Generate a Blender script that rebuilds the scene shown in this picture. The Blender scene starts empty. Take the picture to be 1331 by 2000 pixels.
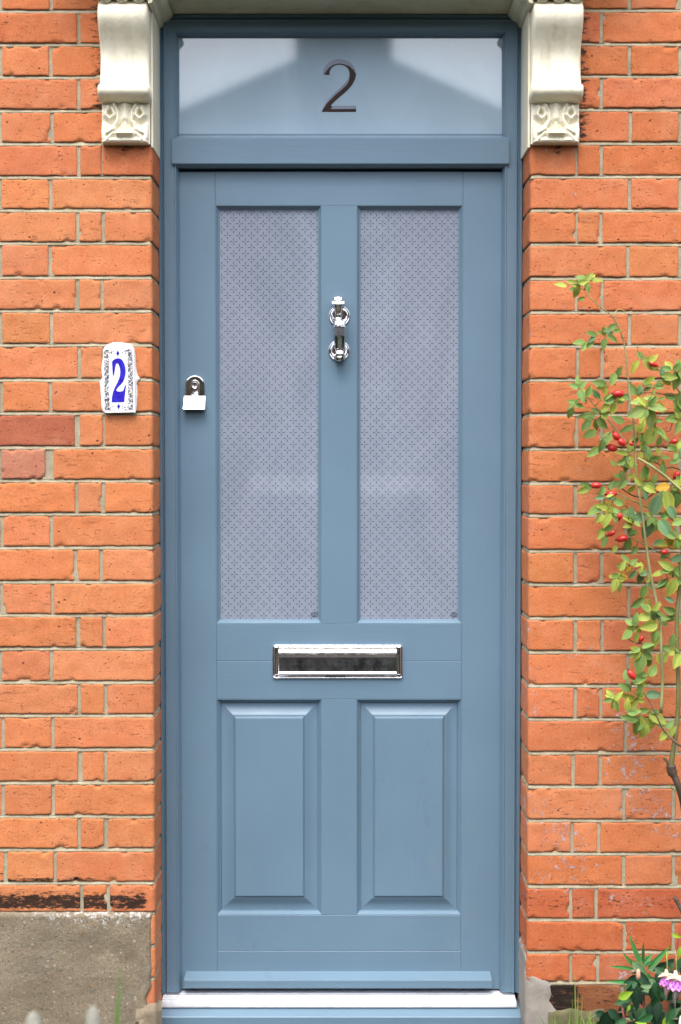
import bpy, math, random
from mathutils import Vector, noise
from mathutils.geometry import tessellate_polygon
R = math.radians
C = bpy.context.scene.collection
sc = bpy.context.scene

# ------------------------------------------------------------------ camera, sky, sun, exposure
D0, S, ZC = 3.4, 0.00112, 1.28            # distance to brick face, metres per photo pixel there, eye height
FPX = D0 / S
PITCH = math.atan(100 / FPX)
cd = bpy.data.cameras.new('camera'); cam = bpy.data.objects.new('camera', cd); C.objects.link(cam)
cam.location = (0, -D0, ZC); cam.rotation_euler = (R(90) - PITCH, 0, 0)
cd.sensor_fit = 'VERTICAL'; cd.sensor_height = 36; cd.lens = FPX / 2000 * 36
cd.clip_start = .05; cd.clip_end = 500
cd.dof.use_dof = True; cd.dof.focus_distance = 3.5; cd.dof.aperture_fstop = 2.6
sc.camera = cam

SUN_EL, SUN_AZ = 62, 12
w = bpy.data.worlds.new('World'); sc.world = w; w.use_nodes = True
nt = w.node_tree; nt.nodes.clear()
sky = nt.nodes.new('ShaderNodeTexSky'); sky.sky_type = 'NISHITA'; sky.sun_disc = False
sky.sun_elevation = R(SUN_EL); sky.sun_rotation = R(180 + SUN_AZ)
sky.air_density = 1.0; sky.dust_density = 4; sky.ozone_density = 1.5
hs = nt.nodes.new('ShaderNodeHueSaturation'); hs.inputs['Saturation'].default_value = .5
bg = nt.nodes.new('ShaderNodeBackground'); bg.inputs['Strength'].default_value = .15
wo = nt.nodes.new('ShaderNodeOutputWorld')
nt.links.new(sky.outputs[0], hs.inputs['Color']); nt.links.new(hs.outputs[0], bg.inputs['Color'])
nt.links.new(bg.outputs[0], wo.inputs['Surface'])
ld = bpy.data.lights.new('sun', 'SUN'); ld.energy = 0.6; ld.angle = R(50); ld.color = (1, .96, .9)
sun = bpy.data.objects.new('sun', ld); C.objects.link(sun)
sun.rotation_euler = (R(90 - SUN_EL), 0, R(-SUN_AZ)); sun.location = (0, -4, 6)
sc.view_settings.view_transform = 'Standard'; sc.view_settings.look = 'None'
sc.view_settings.gamma = 1; sc.view_settings.use_curve_mapping = False
sc.view_settings.exposure = 1.56
sc.cycles.max_bounces = 6

# ------------------------------------------------------------------ measuring: photo pixel -> point on the plane y = Y
def P(px, py, Y=0.0):
    rx = (px - 665.5) / FPX; v = -(py - 1000) / FPX
    dy = math.cos(PITCH) + v * math.sin(PITCH); dz = -math.sin(PITCH) + v * math.cos(PITCH)
    t = (Y + D0) / dy
    return Vector((rx * t, Y, ZC + dz * t))
def X(px, Y=0.0, py=900): return P(px, py, Y).x
def Z(py, Y=0.0): return P(665, py, Y).z
def ss(a, b, x):
    t = max(0., min(1., (x - a) / (b - a))); return t * t * (3 - 2 * t)

# ------------------------------------------------------------------ mesh helper
class MB:
    def __init__(s): s.v = []; s.f = []; s.c = []; s.k = []; s.smooth = []
    def add(s, verts, faces, col=(1, 1, 1), k=(0, 0, 0), smooth=False):
        b = len(s.v); n = 0
        for p in verts: s.v.append(tuple(p)); n += 1
        if isinstance(col, list): s.c += col
        else: s.c += [col] * n
        if isinstance(k, list): s.k += k
        else: s.k += [k] * n
        for f in faces: s.f.append([b + i for i in f]); s.smooth.append(smooth)
    def box(s, x0, x1, y0, y1, z0, z1, bev=0, col=(1, 1, 1)):
        if x0 > x1: x0, x1 = x1, x0
        if z0 > z1: z0, z1 = z1, z0
        if bev <= 0:
            vs = [(x, y, z) for x in (x0, x1) for y in (y0, y1) for z in (z0, z1)]
            s.add(vs, [(0, 1, 3, 2), (4, 6, 7, 5), (0, 4, 5, 1), (2, 3, 7, 6), (0, 2, 6, 4), (1, 5, 7, 3)], col); return
        s.rings([(x0, x1, z0, z1, y1), (x0, x1, z0, z1, y0 + bev), (x0 + bev, x1 - bev, z0 + bev, z1 - bev, y0)], cap=True, col=col)
    def rings(s, rs, cap=True, back=True, col=(1, 1, 1)):
        vs = []; fs = []
        for (x0, x1, z0, z1, y) in rs: vs += [(x0, y, z0), (x1, y, z0), (x1, y, z1), (x0, y, z1)]
        for i in range(len(rs) - 1):
            for j in range(4):
                a = i * 4 + j; b = i * 4 + (j + 1) % 4; fs.append((a, b, b + 4, a + 4))
        if cap: m = (len(rs) - 1) * 4; fs.append((m, m + 1, m + 2, m + 3))
        if back: fs.append((3, 2, 1, 0))
        s.add(vs, fs, col)
    def loops(s, ls, cap=True, back=False, smooth=False, col=(1, 1, 1)):
        n = len(ls[0]); vs = [p for l in ls for p in l]; fs = []
        for i in range(len(ls) - 1):
            for j in range(n):
                a = i * n + j; b = i * n + (j + 1) % n; fs.append((a, b, b + n, a + n))
        if cap: fs.append(tuple(range((len(ls) - 1) * n, len(ls) * n)))
        if back: fs.append(tuple(range(n - 1, -1, -1)))
        s.add(vs, fs, col, smooth=smooth)
    def extr_x(s, prof, xa, xb, smooth=False, col=(1, 1, 1)):      # prof [(y, z)], xa/xb floats or functions of (y, z)
        fa = xa if callable(xa) else (lambda y, z: xa); fb = xb if callable(xb) else (lambda y, z: xb)
        s.loops([[(fa(y, z), y, z) for y, z in prof], [(fb(y, z), y, z) for y, z in prof]], True, True, smooth, col)
    def grid(s, rows, col=(1, 1, 1), k=(0, 0, 0), smooth=True, flip=False):
        n = len(rows[0]); vs = [p for r in rows for p in r]; fs = []
        for i in range(len(rows) - 1):
            for j in range(n - 1):
                a = i * n + j; q = (a, a + 1, a + n + 1, a + n); fs.append(q[::-1] if flip else q)
        s.add(vs, fs, col, k, smooth)
    def tube(s, pts, rad, n=8, col=(1, 1, 1), caps=True):
        pts = [Vector(p) for p in pts]; rows = []
        if not isinstance(rad, (list, tuple)): rad = [rad] * len(pts)
        for i, p in enumerate(pts):
            t = (pts[min(i + 1, len(pts) - 1)] - pts[max(i - 1, 0)])
            if t.length < 1e-9: t = Vector((0, 0, 1))
            t.normalize(); u = t.cross(Vector((0, 1, 0.03)));
            if u.length < 1e-4: u = Vector((1, 0, 0))
            u.normalize(); v = t.cross(u)
            rows.append([p + (u * math.cos(2 * math.pi * j / n) + v * math.sin(2 * math.pi * j / n)) * rad[i] for j in range(n)])
        s.loops(rows, caps, caps, True, col)
    def poly(s, pts, y0, y1, col=(1, 1, 1)):                       # pts [(x, z)], solid from y1 (back) to y0 (front)
        a = [Vector((x, y0, z)) for x, z in pts]; tris = tessellate_polygon([a]); n = len(a)
        vs = a + [Vector((x, y1, z)) for x, z in pts]; fs = []
        for t in tris:
            A, B, D = (a[i] for i in t); nrm = (B - A).cross(D - A)
            fs.append(tuple(t) if nrm.y < 0 else tuple(reversed(t)))
        for i in range(n): j = (i + 1) % n; fs.append((i, j, n + j, n + i))
        s.add(vs, fs, col)
    def build(s, name, mat, parent=None, auto=None):
        me = bpy.data.meshes.new(name); me.from_pydata(s.v, [], s.f); me.materials.append(mat)
        me.polygons.foreach_set('use_smooth', s.smooth)
        a = me.color_attributes.new('tint', 'FLOAT_COLOR', 'POINT')
        a.data.foreach_set('color', [x for c in s.c for x in (c[0], c[1], c[2], 1)])
        b = me.color_attributes.new('wear', 'FLOAT_COLOR', 'POINT')
        b.data.foreach_set('color', [x for c in s.k for x in (c[0], c[1], c[2], 1)])
        me.update()
        o = bpy.data.objects.new(name, me); C.objects.link(o)
        if parent: o.parent = parent; o.matrix_parent_inverse = parent.matrix_world.inverted()
        return o

def empty(name, loc=(0, 0, 0)):
    o = bpy.data.objects.new(name, None); C.objects.link(o); o.location = loc; o.empty_display_size = .1
    bpy.context.view_layer.update(); return o
def tag(o, label=None, cat=None, group=None, kind=None):
    if label: o['label'] = label
    if cat: o['category'] = cat
    if group: o['group'] = group
    if kind: o['kind'] = kind
    return o

# ------------------------------------------------------------------ materials
class Mat:
    def __init__(s, name):
        s.m = bpy.data.materials.new(name); s.m.use_nodes = True; s.t = s.m.node_tree
        s.b = s.t.nodes['Principled BSDF']; s.co = s.n('ShaderNodeTexCoord').outputs['Object']
    def n(s, t, **kw):
        x = s.t.nodes.new(t)
        for k, v in kw.items(): setattr(x, k, v)
        return x
    def l(s, a, b): s.t.links.new(a, b)
    def setv(s, sock, v):
        if hasattr(v, 'links'): s.l(v, sock)
        else: sock.default_value = v
    def mapv(s, scale, rot=(0, 0, 0), loc=(0, 0, 0)):
        m = s.n('ShaderNodeMapping'); s.l(s.co, m.inputs['Vector']); m.inputs['Scale'].default_value = scale
        m.inputs['Rotation'].default_value = rot; m.inputs['Location'].default_value = loc; return m.outputs[0]
    def noise(s, sc_, det=4, rough=.6, vec=None, dist=0):
        x = s.n('ShaderNodeTexNoise'); s.l(vec or s.co, x.inputs['Vector']); x.inputs['Scale'].default_value = sc_
        x.inputs['Detail'].default_value = det; x.inputs['Roughness'].default_value = rough; x.inputs['Distortion'].default_value = dist
        return x.outputs['Fac']
    def vor(s, sc_, vec=None, feat='F1', rnd=1):
        x = s.n('ShaderNodeTexVoronoi'); x.feature = feat; s.l(vec or s.co, x.inputs['Vector']); x.inputs['Scale'].default_value = sc_
        x.inputs['Randomness'].default_value = rnd; return x
    def ramp(s, f, stops, interp='LINEAR'):
        x = s.n('ShaderNodeValToRGB'); s.l(f, x.inputs[0]); e = x.color_ramp; e.interpolation = interp
        while len(e.elements) < len(stops): e.elements.new(.5)
        for i, (p, c) in enumerate(stops):
            e.elements[i].position = p; e.elements[i].color = (c, c, c, 1) if not isinstance(c, tuple) else (*c, 1)
        return x.outputs[0]
    def math(s, op, a, b=0.0, c=None, clamp=False):
        x = s.n('ShaderNodeMath'); x.operation = op; x.use_clamp = clamp
        s.setv(x.inputs[0], a); s.setv(x.inputs[1], b)
        if c is not None: s.setv(x.inputs[2], c)
        return x.outputs[0]
    def mix(s, f, a, b, mode='MIX'):
        x = s.n('ShaderNodeMix'); x.data_type = 'RGBA'; x.blend_type = mode
        s.setv(x.inputs[0], f); s.setv(x.inputs[6], (*a, 1) if isinstance(a, tuple) else a); s.setv(x.inputs[7], (*b, 1) if isinstance(b, tuple) else b)
        return x.outputs[2]
    def attr(s, name): return s.n('ShaderNodeAttribute', attribute_name=name)
    def sep(s, v):
        x = s.n('ShaderNodeSeparateXYZ'); s.l(v, x.inputs[0]); return x.outputs
    def bump(s, h, dist, strength=1.0, prev=None):
        x = s.n('ShaderNodeBump'); s.l(h, x.inputs['Height']); x.inputs['Distance'].default_value = dist; x.inputs['Strength'].default_value = strength
        if prev: s.l(prev, x.inputs['Normal'])
        s.l(x.outputs[0], s.b.inputs['Normal']); return x.outputs[0]
    def set(s, **kw):
        for k, v in kw.items():
            k = {'col': 'Base Color', 'rough': 'Roughness', 'metal': 'Metallic', 'ior': 'IOR', 'coat': 'Coat Weight', 'coatr': 'Coat Roughness', 'trans': 'Transmission Weight', 'sub': 'Subsurface Weight', 'spec': 'Specular IOR Level'}[k]
            if isinstance(v, tuple): v = (*v, 1)
            s.setv(s.b.inputs[k], v)
        return s

def m_brick():
    m = Mat('brick'); base = m.attr('tint').outputs['Color']
    kk = m.sep(m.attr('wear').outputs['Vector'])                       # x lichen, y soot, z pits
    mott = m.noise(22, 5, .65); fine = m.noise(260, 3, .6)
    c = m.mix(m.ramp(mott, [(.3, 0), (.7, 1)]), m.mix(1, base, (.90, .80, .74), 'MULTIPLY'), m.mix(1, base, (1.06, 1.12, 1.16), 'MULTIPLY'))
    c = m.mix(m.ramp(fine, [(.35, .6), (.6, 0)]), c, m.mix(1, base, (.75, .6, .5), 'MULTIPLY'))
    # pale bloom
    bl = m.ramp(m.noise(9, 4, .6, m.mapv((1, 1, 1), loc=(3, 1, 7))), [(.52, 0), (.75, .3)])
    c = m.mix(bl, c, (.64, .30, .17))
    # fine creases (nearly level, slightly tilted)
    cr = m.noise(30, 5, .75, m.mapv((1, 1, 5.5), rot=(0, R(14), 0)), dist=.6)
    crm = m.math('MULTIPLY', m.ramp(cr, [(.59, 0), (.625, .6), (.66, 0)]), m.ramp(m.noise(11, 3, .5), [(.45, .12), (.62, 1)]))
    c = m.mix(crm, c, m.mix(1, base, (.5, .35, .3), 'MULTIPLY'))
    # pits
    v = m.vor(95, m.mapv((1, 1, 1.5)))
    pm = m.ramp(v.outputs['Distance'], [(.08, 1), (.2, 0)])
    gate = m.ramp(m.noise(42, 2, .5), [(.49, 0), (.55, 1)])
    pit = m.math('MULTIPLY', pm, gate)
    c = m.mix(m.math('MULTIPLY', pit, .75), c, (.16, .05, .03))
    v2 = m.vor(28); pm2 = m.math('MULTIPLY', m.ramp(v2.outputs['Distance'], [(.035, 1), (.09, 0)]), m.ramp(v2.outputs['Color'], [(.45, 0), (.55, 1)]))
    c = m.mix(m.math('MULTIPLY', pm2, .8), c, (.1, .025, .02))
    # lichen (lilac grey crust, speckled, in patches)
    lf = m.math('ADD', m.math('MULTIPLY', kk[0], .37), m.noise(62, 6, .74, m.mapv((1, 1, .8), rot=(0, R(35), 0), loc=(5, 2, 1))))
    lm = m.ramp(lf, [(.875, 0), (.94, .8)])
    lc = m.mix(m.noise(420, 2), (.30, .25, .27), (.56, .5, .5))
    c = m.mix(lm, c, lc)
    # soot
    so = m.math('ADD', kk[1], m.math('MULTIPLY', m.math('SUBTRACT', m.noise(75, 8, .8, m.mapv((.5, 1, 1.5))), .5), 2.6))
    c = m.mix(m.ramp(so, [(.40, 0), (.60, .95)]), c, m.mix(m.ramp(m.noise(110, 5, .8, m.mapv((.35, 1, 1.6))), [(.5, 0), (.8, 1)]), (.006, .006, .006), (.06, .05, .035)))
    m.set(col=c, rough=.9, spec=.25)
    h = m.math('ADD', m.math('MULTIPLY', m.noise(120, 6, .7), .7), m.math('MULTIPLY', crm, -.9))
    h = m.math('SUBTRACT', h, m.math('MULTIPLY', m.math('MAXIMUM', pit, pm2), 1.3)); h = m.math('ADD', h, m.math('MULTIPLY', lm, .5))
    m.bump(h, .0016, .8); return m.m
def m_mortar():
    m = Mat('mortar'); base = m.attr('tint').outputs['Color']
    c = m.mix(m.ramp(m.noise(18, 4), [(.35, 0), (.68, 1)]), m.mix(1, base, (.78, .76, .7), 'MULTIPLY'), m.mix(1, base, (1.15, 1.14, 1.1), 'MULTIPLY'))
    c = m.mix(m.ramp(m.noise(330, 3, .7), [(.35, .5), (.6, 0)]), c, m.mix(1, base, (.62, .58, .5), 'MULTIPLY'))
    c = m.mix(m.ramp(m.noise(13, 5, .7, m.mapv((1, 1, 1), loc=(9, 0, 4))), [(.63, 0), (.76, .8)]), c, (.1, .09, .07))
    m.set(col=c, rough=.95, spec=.2); m.bump(m.noise(260, 4, .7), .0016, .9); return m.m
def m_paint(name, axis, base=(.128, .208, .280)):
    m = Mat(name)
    sc_ = {'z': (1, 1, .035), 'x': (.035, 1, 1)}[axis]
    g = m.noise(300, 3, .6, m.mapv(sc_)); big = m.noise(3.2, 3, .5)
    c = m.mix(m.ramp(big, [(.35, 0), (.65, 1)]), tuple(x * .95 for x in base), tuple(x * 1.05 for x in base))
    c = m.mix(m.ramp(g, [(.3, .13), (.5, 0)]), c, tuple(x * .78 for x in base))
    du = m.math('MULTIPLY', m.ramp(m.vor(70).outputs['Distance'], [(.03, 1), (.07, 0)]), m.ramp(m.noise(9, 2), [(.58, 0), (.64, .35)]))
    c = m.mix(du, c, (.4, .42, .42))
    m.set(col=c, rough=m.ramp(m.noise(14, 4), [(.3, .34), (.7, .46)]), spec=.5)
    sm = m.ramp(m.noise(5, 6, .75, m.mapv((1, 1, .5), loc=(4, 4, 9))), [(.60, 0), (.74, .16)]); c = m.mix(sm, c, (.22, .25, .25))
    gr = m.ramp(m.noise(9, 6, .8, m.mapv((1, 1, .7), loc=(1, 8, 2))), [(.62, 0), (.72, .22)]); c = m.mix(gr, c, (.07, .10, .12)); m.l(c, m.b.inputs['Base Color'])
    m.bump(g, .0006, .5); return m.m
def m_plain(name, col, rough=.5, metal=0, **kw):
    m = Mat(name); m.set(col=col, rough=rough, metal=metal, **kw); return m.m
def m_vary(name, c1, c2, scale, rough=.8, bump=.001, bs=120, metal=0, spec=.4):
    m = Mat(name); m.set(col=m.mix(m.ramp(m.noise(scale, 5, .65), [(.3, 0), (.7, 1)]), c1, c2), rough=rough, metal=metal, spec=spec)
    if bump: m.bump(m.noise(bs, 5, .65), bump, .8)
    return m.m
def m_tint(name, rough=.5, vs=30, bump=0, **kw):
    m = Mat(name); b = m.attr('tint').outputs['Color']
    m.set(col=m.mix(m.noise(vs, 4, .6), m.mix(1, b, (.75, .78, .7), 'MULTIPLY'), m.mix(1, b, (1.2, 1.18, 1.15), 'MULTIPLY')), rough=rough, **kw)
    if bump: m.bump(m.noise(200, 3), bump, .8)
    return m.m
def m_frost(name, base, pattern, org=(0, 0), pitch=.0259):
    m = Mat(name); p = m.sep(m.co)
    cl = m.noise(3.0, 4, .6, dist=1.2, vec=m.mapv((1.4, 1, .8)))  # cloudy film tone, partly painting soft reflections into the pane colour
    c = m.mix(m.ramp(cl, [(.3, 0), (.7, 1)]), tuple(x * y for x, y in zip(base, (.87, .89, .90))), tuple(x * y for x, y in zip(base, (1.09, 1.08, 1.07))))
    c = m.mix(m.ramp(m.noise(500, 2), [(.3, .12), (.7, 0)]), c, tuple(x * .7 for x in base))
    rough = .035
    if pattern:
        def arms(ox, oz):
            u = m.math('SUBTRACT', m.math('FRACT', m.math('DIVIDE', m.math('SUBTRACT', p[0], org[0] + ox), pitch)), .5)
            v = m.math('SUBTRACT', m.math('FRACT', m.math('DIVIDE', m.math('SUBTRACT', p[2], org[1] + oz), pitch)), .5)
            au, av = m.math('ABSOLUTE', u), m.math('ABSOLUTE', v)
            def arm(a, b):
                k = m.math('MULTIPLY', m.math('GREATER_THAN', a, .09), m.math('LESS_THAN', a, .30))
                return m.math('MULTIPLY', k, m.math('LESS_THAN', b, .034))
            return m.math('MAXIMUM', arm(au, av), arm(av, au))
        mask = m.math('MAXIMUM', arms(0, 0), arms(pitch / 2, pitch / 2))
        c = m.mix(m.math('MULTIPLY', mask, .66), c, (.008, .012, .02))
    m.set(col=c, rough=rough, ior=2.1)
    return m.m
def m_concrete():
    m = Mat('concrete'); p = m.sep(m.co)
    c = m.mix(m.ramp(m.noise(7, 5, .6), [(.3, 0), (.7, 1)]), (.19, .155, .105), (.29, .24, .17))
    c = m.mix(m.ramp(m.noise(5, 4, .6, m.mapv((1, 1, 1), loc=(2, 7, 3))), [(.5, 0), (.68, .5)]), c, (.21, .19, .16))
    c = m.mix(m.ramp(m.noise(170, 4, .7), [(.3, .6), (.55, 0)]), c, (.11, .08, .045))
    for sc_, c1, lo in ((62, (.40, .35, .27), .72), (85, (.07, .055, .04), .5), (48, (.30, .17, .09), .8), (130, (.42, .39, .33), .66)):
        v = m.vor(sc_, m.mapv((1, 1, 1.2), loc=(sc_, 0, 1)))
        c = m.mix(m.math('MULTIPLY', m.ramp(v.outputs['Distance'], [(.1, .85), (.24, 0)]), m.ramp(m.sep(v.outputs['Color'])[0], [(lo, 0), (lo + .05, 1)])), c, c1)
    # splashed white paint along the top edge
    zt = Z(1780); band = m.math('MULTIPLY', m.math('SUBTRACT', p[2], zt - .085), 1 / .085, clamp=True)
    wv = m.math('ADD', m.math('MULTIPLY', band, .30), m.noise(75, 7, .85)); xg = m.math('MULTIPLY', m.ramp(p[0], [(0, 0), (1, 1)]), 1.0); xg = m.ramp(m.math('ADD', p[0], .72), [(.0, 0), (.14, .9)])
    c = m.mix(m.math('MULTIPLY', m.ramp(wv, [(.78, 0), (.83, 1)]), xg), c, (.6, .58, .55))
    m.set(col=c, rough=.95, spec=.2)
    m.bump(m.noise(110, 6, .75), .0035, .9); return m.m
def m_leaf(name, rough=.45):
    m = Mat(name); b = m.attr('tint').outputs['Color']
    c = m.mix(m.noise(90, 3, .6), m.mix(1, b, (.7, .82, .7), 'MULTIPLY'), m.mix(1, b, (1.25, 1.15, 1.1), 'MULTIPLY'))
    m.set(col=c, rough=rough, spec=.35)
    tr = m.n('ShaderNodeBsdfTranslucent'); m.l(c, tr.inputs['Color']); mx = m.n('ShaderNodeMixShader'); mx.inputs[0].default_value = .28
    m.l(m.b.outputs[0], mx.inputs[1]); m.l(tr.outputs[0], mx.inputs[2]); m.l(mx.outputs[0], m.t.nodes['Material Output'].inputs['Surface'])
    return m.m
def m_chrome():
    m = Mat('chrome'); m.set(col=(.9, .89, .9), metal=1, rough=m.ramp(m.noise(45, 4), [(.35, .04), (.7, .14)])); m.bump(m.noise(25, 2), .0002, .12); return m.m
def m_stucco(name, c1, c2, c3):
    m = Mat(name); c = m.mix(m.ramp(m.noise(16, 5, .6), [(.35, 0), (.7, 1)]), c1, c2)
    st = m.ramp(m.noise(26, 4, .65, m.mapv((1, 1, .12))), [(.55, 0), (.75, .5)]); c = m.mix(st, c, c3)
    c = m.mix(m.ramp(m.noise(150, 4, .7), [(.62, 0), (.74, .45)]), c, c3)
    m.set(col=c, rough=.6, spec=.35); m.bump(m.noise(140, 5, .6), .0012, .8); return m.m

BRICK, MORTAR = m_brick(), m_mortar()
PV, PH = m_paint('blue_paint_upright', 'z'), m_paint('blue_paint_level', 'x')
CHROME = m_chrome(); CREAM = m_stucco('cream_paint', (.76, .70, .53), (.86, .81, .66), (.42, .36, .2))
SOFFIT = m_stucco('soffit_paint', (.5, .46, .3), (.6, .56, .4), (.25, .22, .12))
DARK = m_plain('dark_void', (.006, .006, .007), .9); CONC = m_concrete()
LEAF = m_leaf('rose_leaf', .6); LEAF2 = m_leaf('fuchsia_leaf', .6); STEM = m_tint('stem', .6, 40)
WHITE = m_vary('glazed_white', (.78, .78, .8), (.85, .85, .86), 30, .15, 0)
ROUGHWHITE = m_vary('white_filler', (.72, .71, .7), (.82, .81, .8), 60, .8, .002, 150)
ALU = Mat('white_aluminium'); ALU.set(col=ALU.mix(ALU.ramp(ALU.noise(30, 7, .8, ALU.mapv((.6, 1, 1))), [(.52, 0), (.72, .55)]), (.66, .67, .70), (.25, .22, .18)), rough=.4); ALU = ALU.m

# ------------------------------------------------------------------ ground and street (seen only as reflections)
def struct(name, mb, mat): return tag(mb.build(name, mat), kind='structure')
g = MB(); g.box(-60, 60, -70, 12, -.4, 0.0); struct('ground', g, m_vary('soil_and_grass', (.03, .027, .02), (.03, .045, .015), 6, .95, .02, 30))
g = MB(); g.box(-.7, .7, -3.6, .02, .0, .012); struct('garden_path', g, m_vary('path_slabs', (.035, .032, .03), (.06, .055, .05), 9, .9, .003, 60))
g = MB(); g.box(-60, 60, -6.6, -4.6, .0, .05); struct('pavement', g, m_vary('pavement_slabs', (.09, .09, .085), (.13, .125, .12), 5, .9, .003, 60))
g = MB(); g.box(-60, 60, -14.5, -6.6, .0, .012); struct('road', g, m_vary('asphalt', (.035, .035, .037), (.06, .06, .06), 5, .9, .004, 90))

# ------------------------------------------------------------------ brick walls
RC, REV = .007, .17
XL, XR = X(299.5), X(1033.5)
def prof(side, s, off):
    """s < 0 along the face away from the opening, s > 0 round the corner into the reveal"""
    q = math.pi / 2 * RC
    if s < -RC: x, y = s, -off
    elif s < -RC + q:
        a = (s + RC) / RC; x = -RC + (RC + off) * math.sin(a); y = RC - (RC + off) * math.cos(a)
    else: x, y = off, RC + (s + RC - q)
    return (XL + x, y) if side < 0 else (XR - x, y)
def wall_side(side, beds, joints, extra):
    rnd = random.Random(11 if side < 0 else 23)
    edge = XL if side < 0 else XR
    def tos(px, py): return (P(px, py).x - edge) * (1 if side < 0 else -1)
    B, M = MB(), MB()
    seg = []
    for i in range(len(beds) - 1):
        ymid = (beds[i] + beds[i + 1]) / 2
        zt, zb = Z(beds[i]), Z(beds[i + 1])
        js = [(tos(j[0], ymid), j[1] * S) if isinstance(j, tuple) else (tos(j, ymid), .0078) for j in joints[i]]
        js.sort(reverse=True)                         # nearest the opening first
        last = js[-1][0] if js else -.12
        lens = extra(i); k = 0
        while last > -1.75:
            last -= lens[k % len(lens)]; js.append((last, .009)); k += 1
        edges = [REV + .02] + [j[0] for j in js]
        gaps = [0] + [j[1] for j in js]
        hj = .0088
        for b in range(len(edges) - 1):
            s1 = edges[b] - gaps[b] / 2; s0 = edges[b + 1] + gaps[b + 1] / 2
            z0, z1 = zb + hj / 2, zt - hj / 2
            vis = s0 > -.5 and -60 < beds[i] < 2010
            du = .0045 if vis else .03; Ls, Lz = s1 - s0, z1 - z0
            def lst(L, n): 
                e = [.0012, .0028, .0055]; return [0.0] + [x / L for x in e] + [.0055 / L + (1 - .011 / L) * k / n for k in range(1, n)] + [1 - x / L for x in e[::-1]] + [1.0]
            UL = lst(Ls, max(3, int(Ls / du))) if vis else [k / 6 for k in range(7)]; VL = lst(Lz, 11) if vis else [0, .1, .5, .9, 1.]
            nu, nv = len(UL) - 1, len(VL) - 1
            seed = rnd.uniform(0, 500); t = rnd.random(); dep = rnd.uniform(-.0007, .0012)
            tone = (.59, .214, .090) if side < 0 else (.58, .20, .082)
            q = rnd.uniform(.92, 1.07); g_ = rnd.uniform(.94, 1.07)
            ymf = beds[i]
            if side < 0 and b and ymf in (807, 874) and s1 < tos(146, 900) + .02:
                tone = (.40, .125, .07) if ymf == 807 else (.46, .19, .12); q = 1; g_ = 1
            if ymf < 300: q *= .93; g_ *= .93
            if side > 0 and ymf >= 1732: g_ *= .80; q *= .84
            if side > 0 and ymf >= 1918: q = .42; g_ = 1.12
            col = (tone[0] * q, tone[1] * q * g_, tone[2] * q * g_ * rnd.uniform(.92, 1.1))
            rows = []; cols = []; ks = []
            for iv in range(-1, nv + 2):
                row = []
                v = VL[min(max(iv, 0), nv)]; vv = v; rim_v = iv < 0 or iv > nv
                # finer samples near the edges
                for iu in range(-1, nu + 2):
                    u = UL[min(max(iu, 0), nu)]; rim_u = iu < 0 or iu > nu
                    s_ = s0 + (s1 - s0) * u; z_ = z0 + (z1 - z0) * vv
                    wv = noise.noise((s_ * 60, seed, v * 3)) * .0011 + noise.noise((s_ * 17, seed + 9, v)) * .0012
                    wu = noise.noise((z_ * 70, seed + 40, u * 2)) * .0009
                    ed = 0 if not vis else min(u * (s1 - s0), (1 - u) * (s1 - s0), (vv) * (z1 - z0), (1 - vv) * (z1 - z0))
                    s2 = s_ + wu * (1 if u in (0, 1) else .4); z2 = z_ + wv
                    off = dep + noise.noise((s_ * 35, z_ * 35, seed)) * .0011
                    chip = ss(.30, .62, noise.noise((s_ * 48 + seed, z_ * 48, 3.3)))
                    off -= (.0011 + chip * .004) * (1 - ss(0, .0022 + chip * .008, ed))
                    if rim_u or rim_v: off = -.011
                    x, y = prof(side, s2, off); row.append((x, y, z2))
                    cols.append(col)
                    px = 665.5 + x / S
                    li = 0 if side < 0 else .62 + .38 * noise.noise((x * 7, z_ * 7, 2)) + (.12 if ymf > 1200 else -.02)
                    if ymf > 1600 and side < 0: li = .2
                    so = 0
                    if side < 0 and ymf == 1725: so = .66 * ss(1.02, .45, v) * ss(-.05, .2, v) * ss(-.002, -.03, s2) + .05
                    elif side < 0 and ymf == 1660: so = .55 * ss(.3, .05, v) * ss(-.10, -.16, s2)
                    if side > 0 and ymf == 1732: so = .33 * ss(.1, .4, v) * ss(.95, .6, v)
                    if ymf < 216: so = max(so, .52 * ss(.0, 1, 1 - abs(abs(s2) - .108) / .045))
                    if ymf in (280, 281): so = max(so, .62 * ss(.35, 1, v) * max(0, 1 - abs(s2 + .06) / .032))
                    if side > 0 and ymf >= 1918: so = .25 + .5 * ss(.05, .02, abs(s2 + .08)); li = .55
                    ks.append((max(0, min(1, li)), so, 0))
                rows.append(row)
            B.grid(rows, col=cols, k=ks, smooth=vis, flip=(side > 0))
            # upright joint
            if b:
                c0 = edges[b] - gaps[b] / 2 - .006; c1 = edges[b] + gaps[b] / 2 + .006
                rw = []
                for iz in range(9):
                    z_ = z0 - .002 + (z1 - z0 + .004) * iz / 8
                    rw.append([(*prof(side, c0 + (c1 - c0) * k / 3, -.0028 + noise.noise((z_ * 60, k, seed)) * .0012), z_) for k in range(4)])
                M.grid(rw, col=(.41, .365, .27), flip=(side > 0))
        # bed joint below this course
        n = 300; ml = 1.9; seed = rnd.uniform(0, 99)
        rw = [[] for _ in range(6)]; mcol = (.42, .37, .27)
        for iu in range(n + 1):
            a = iu / n; s_ = REV + .02 - (ml + REV) * (a ** 1.9)
            wz = noise.noise((s_ * 15, seed, 0)) * .0012
            for k, (dz, of) in enumerate(((.009, -.012), (.0052, -.0050), (.003, -.0042), (-.001, -.0020), (-.0042, -.0006), (-.009, -.011))):
                of2 = of + noise.noise((s_ * 70, k * .7, seed)) * .0011
                rw[k].append((*prof(side, s_, of2), zb + dz + wz))
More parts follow.
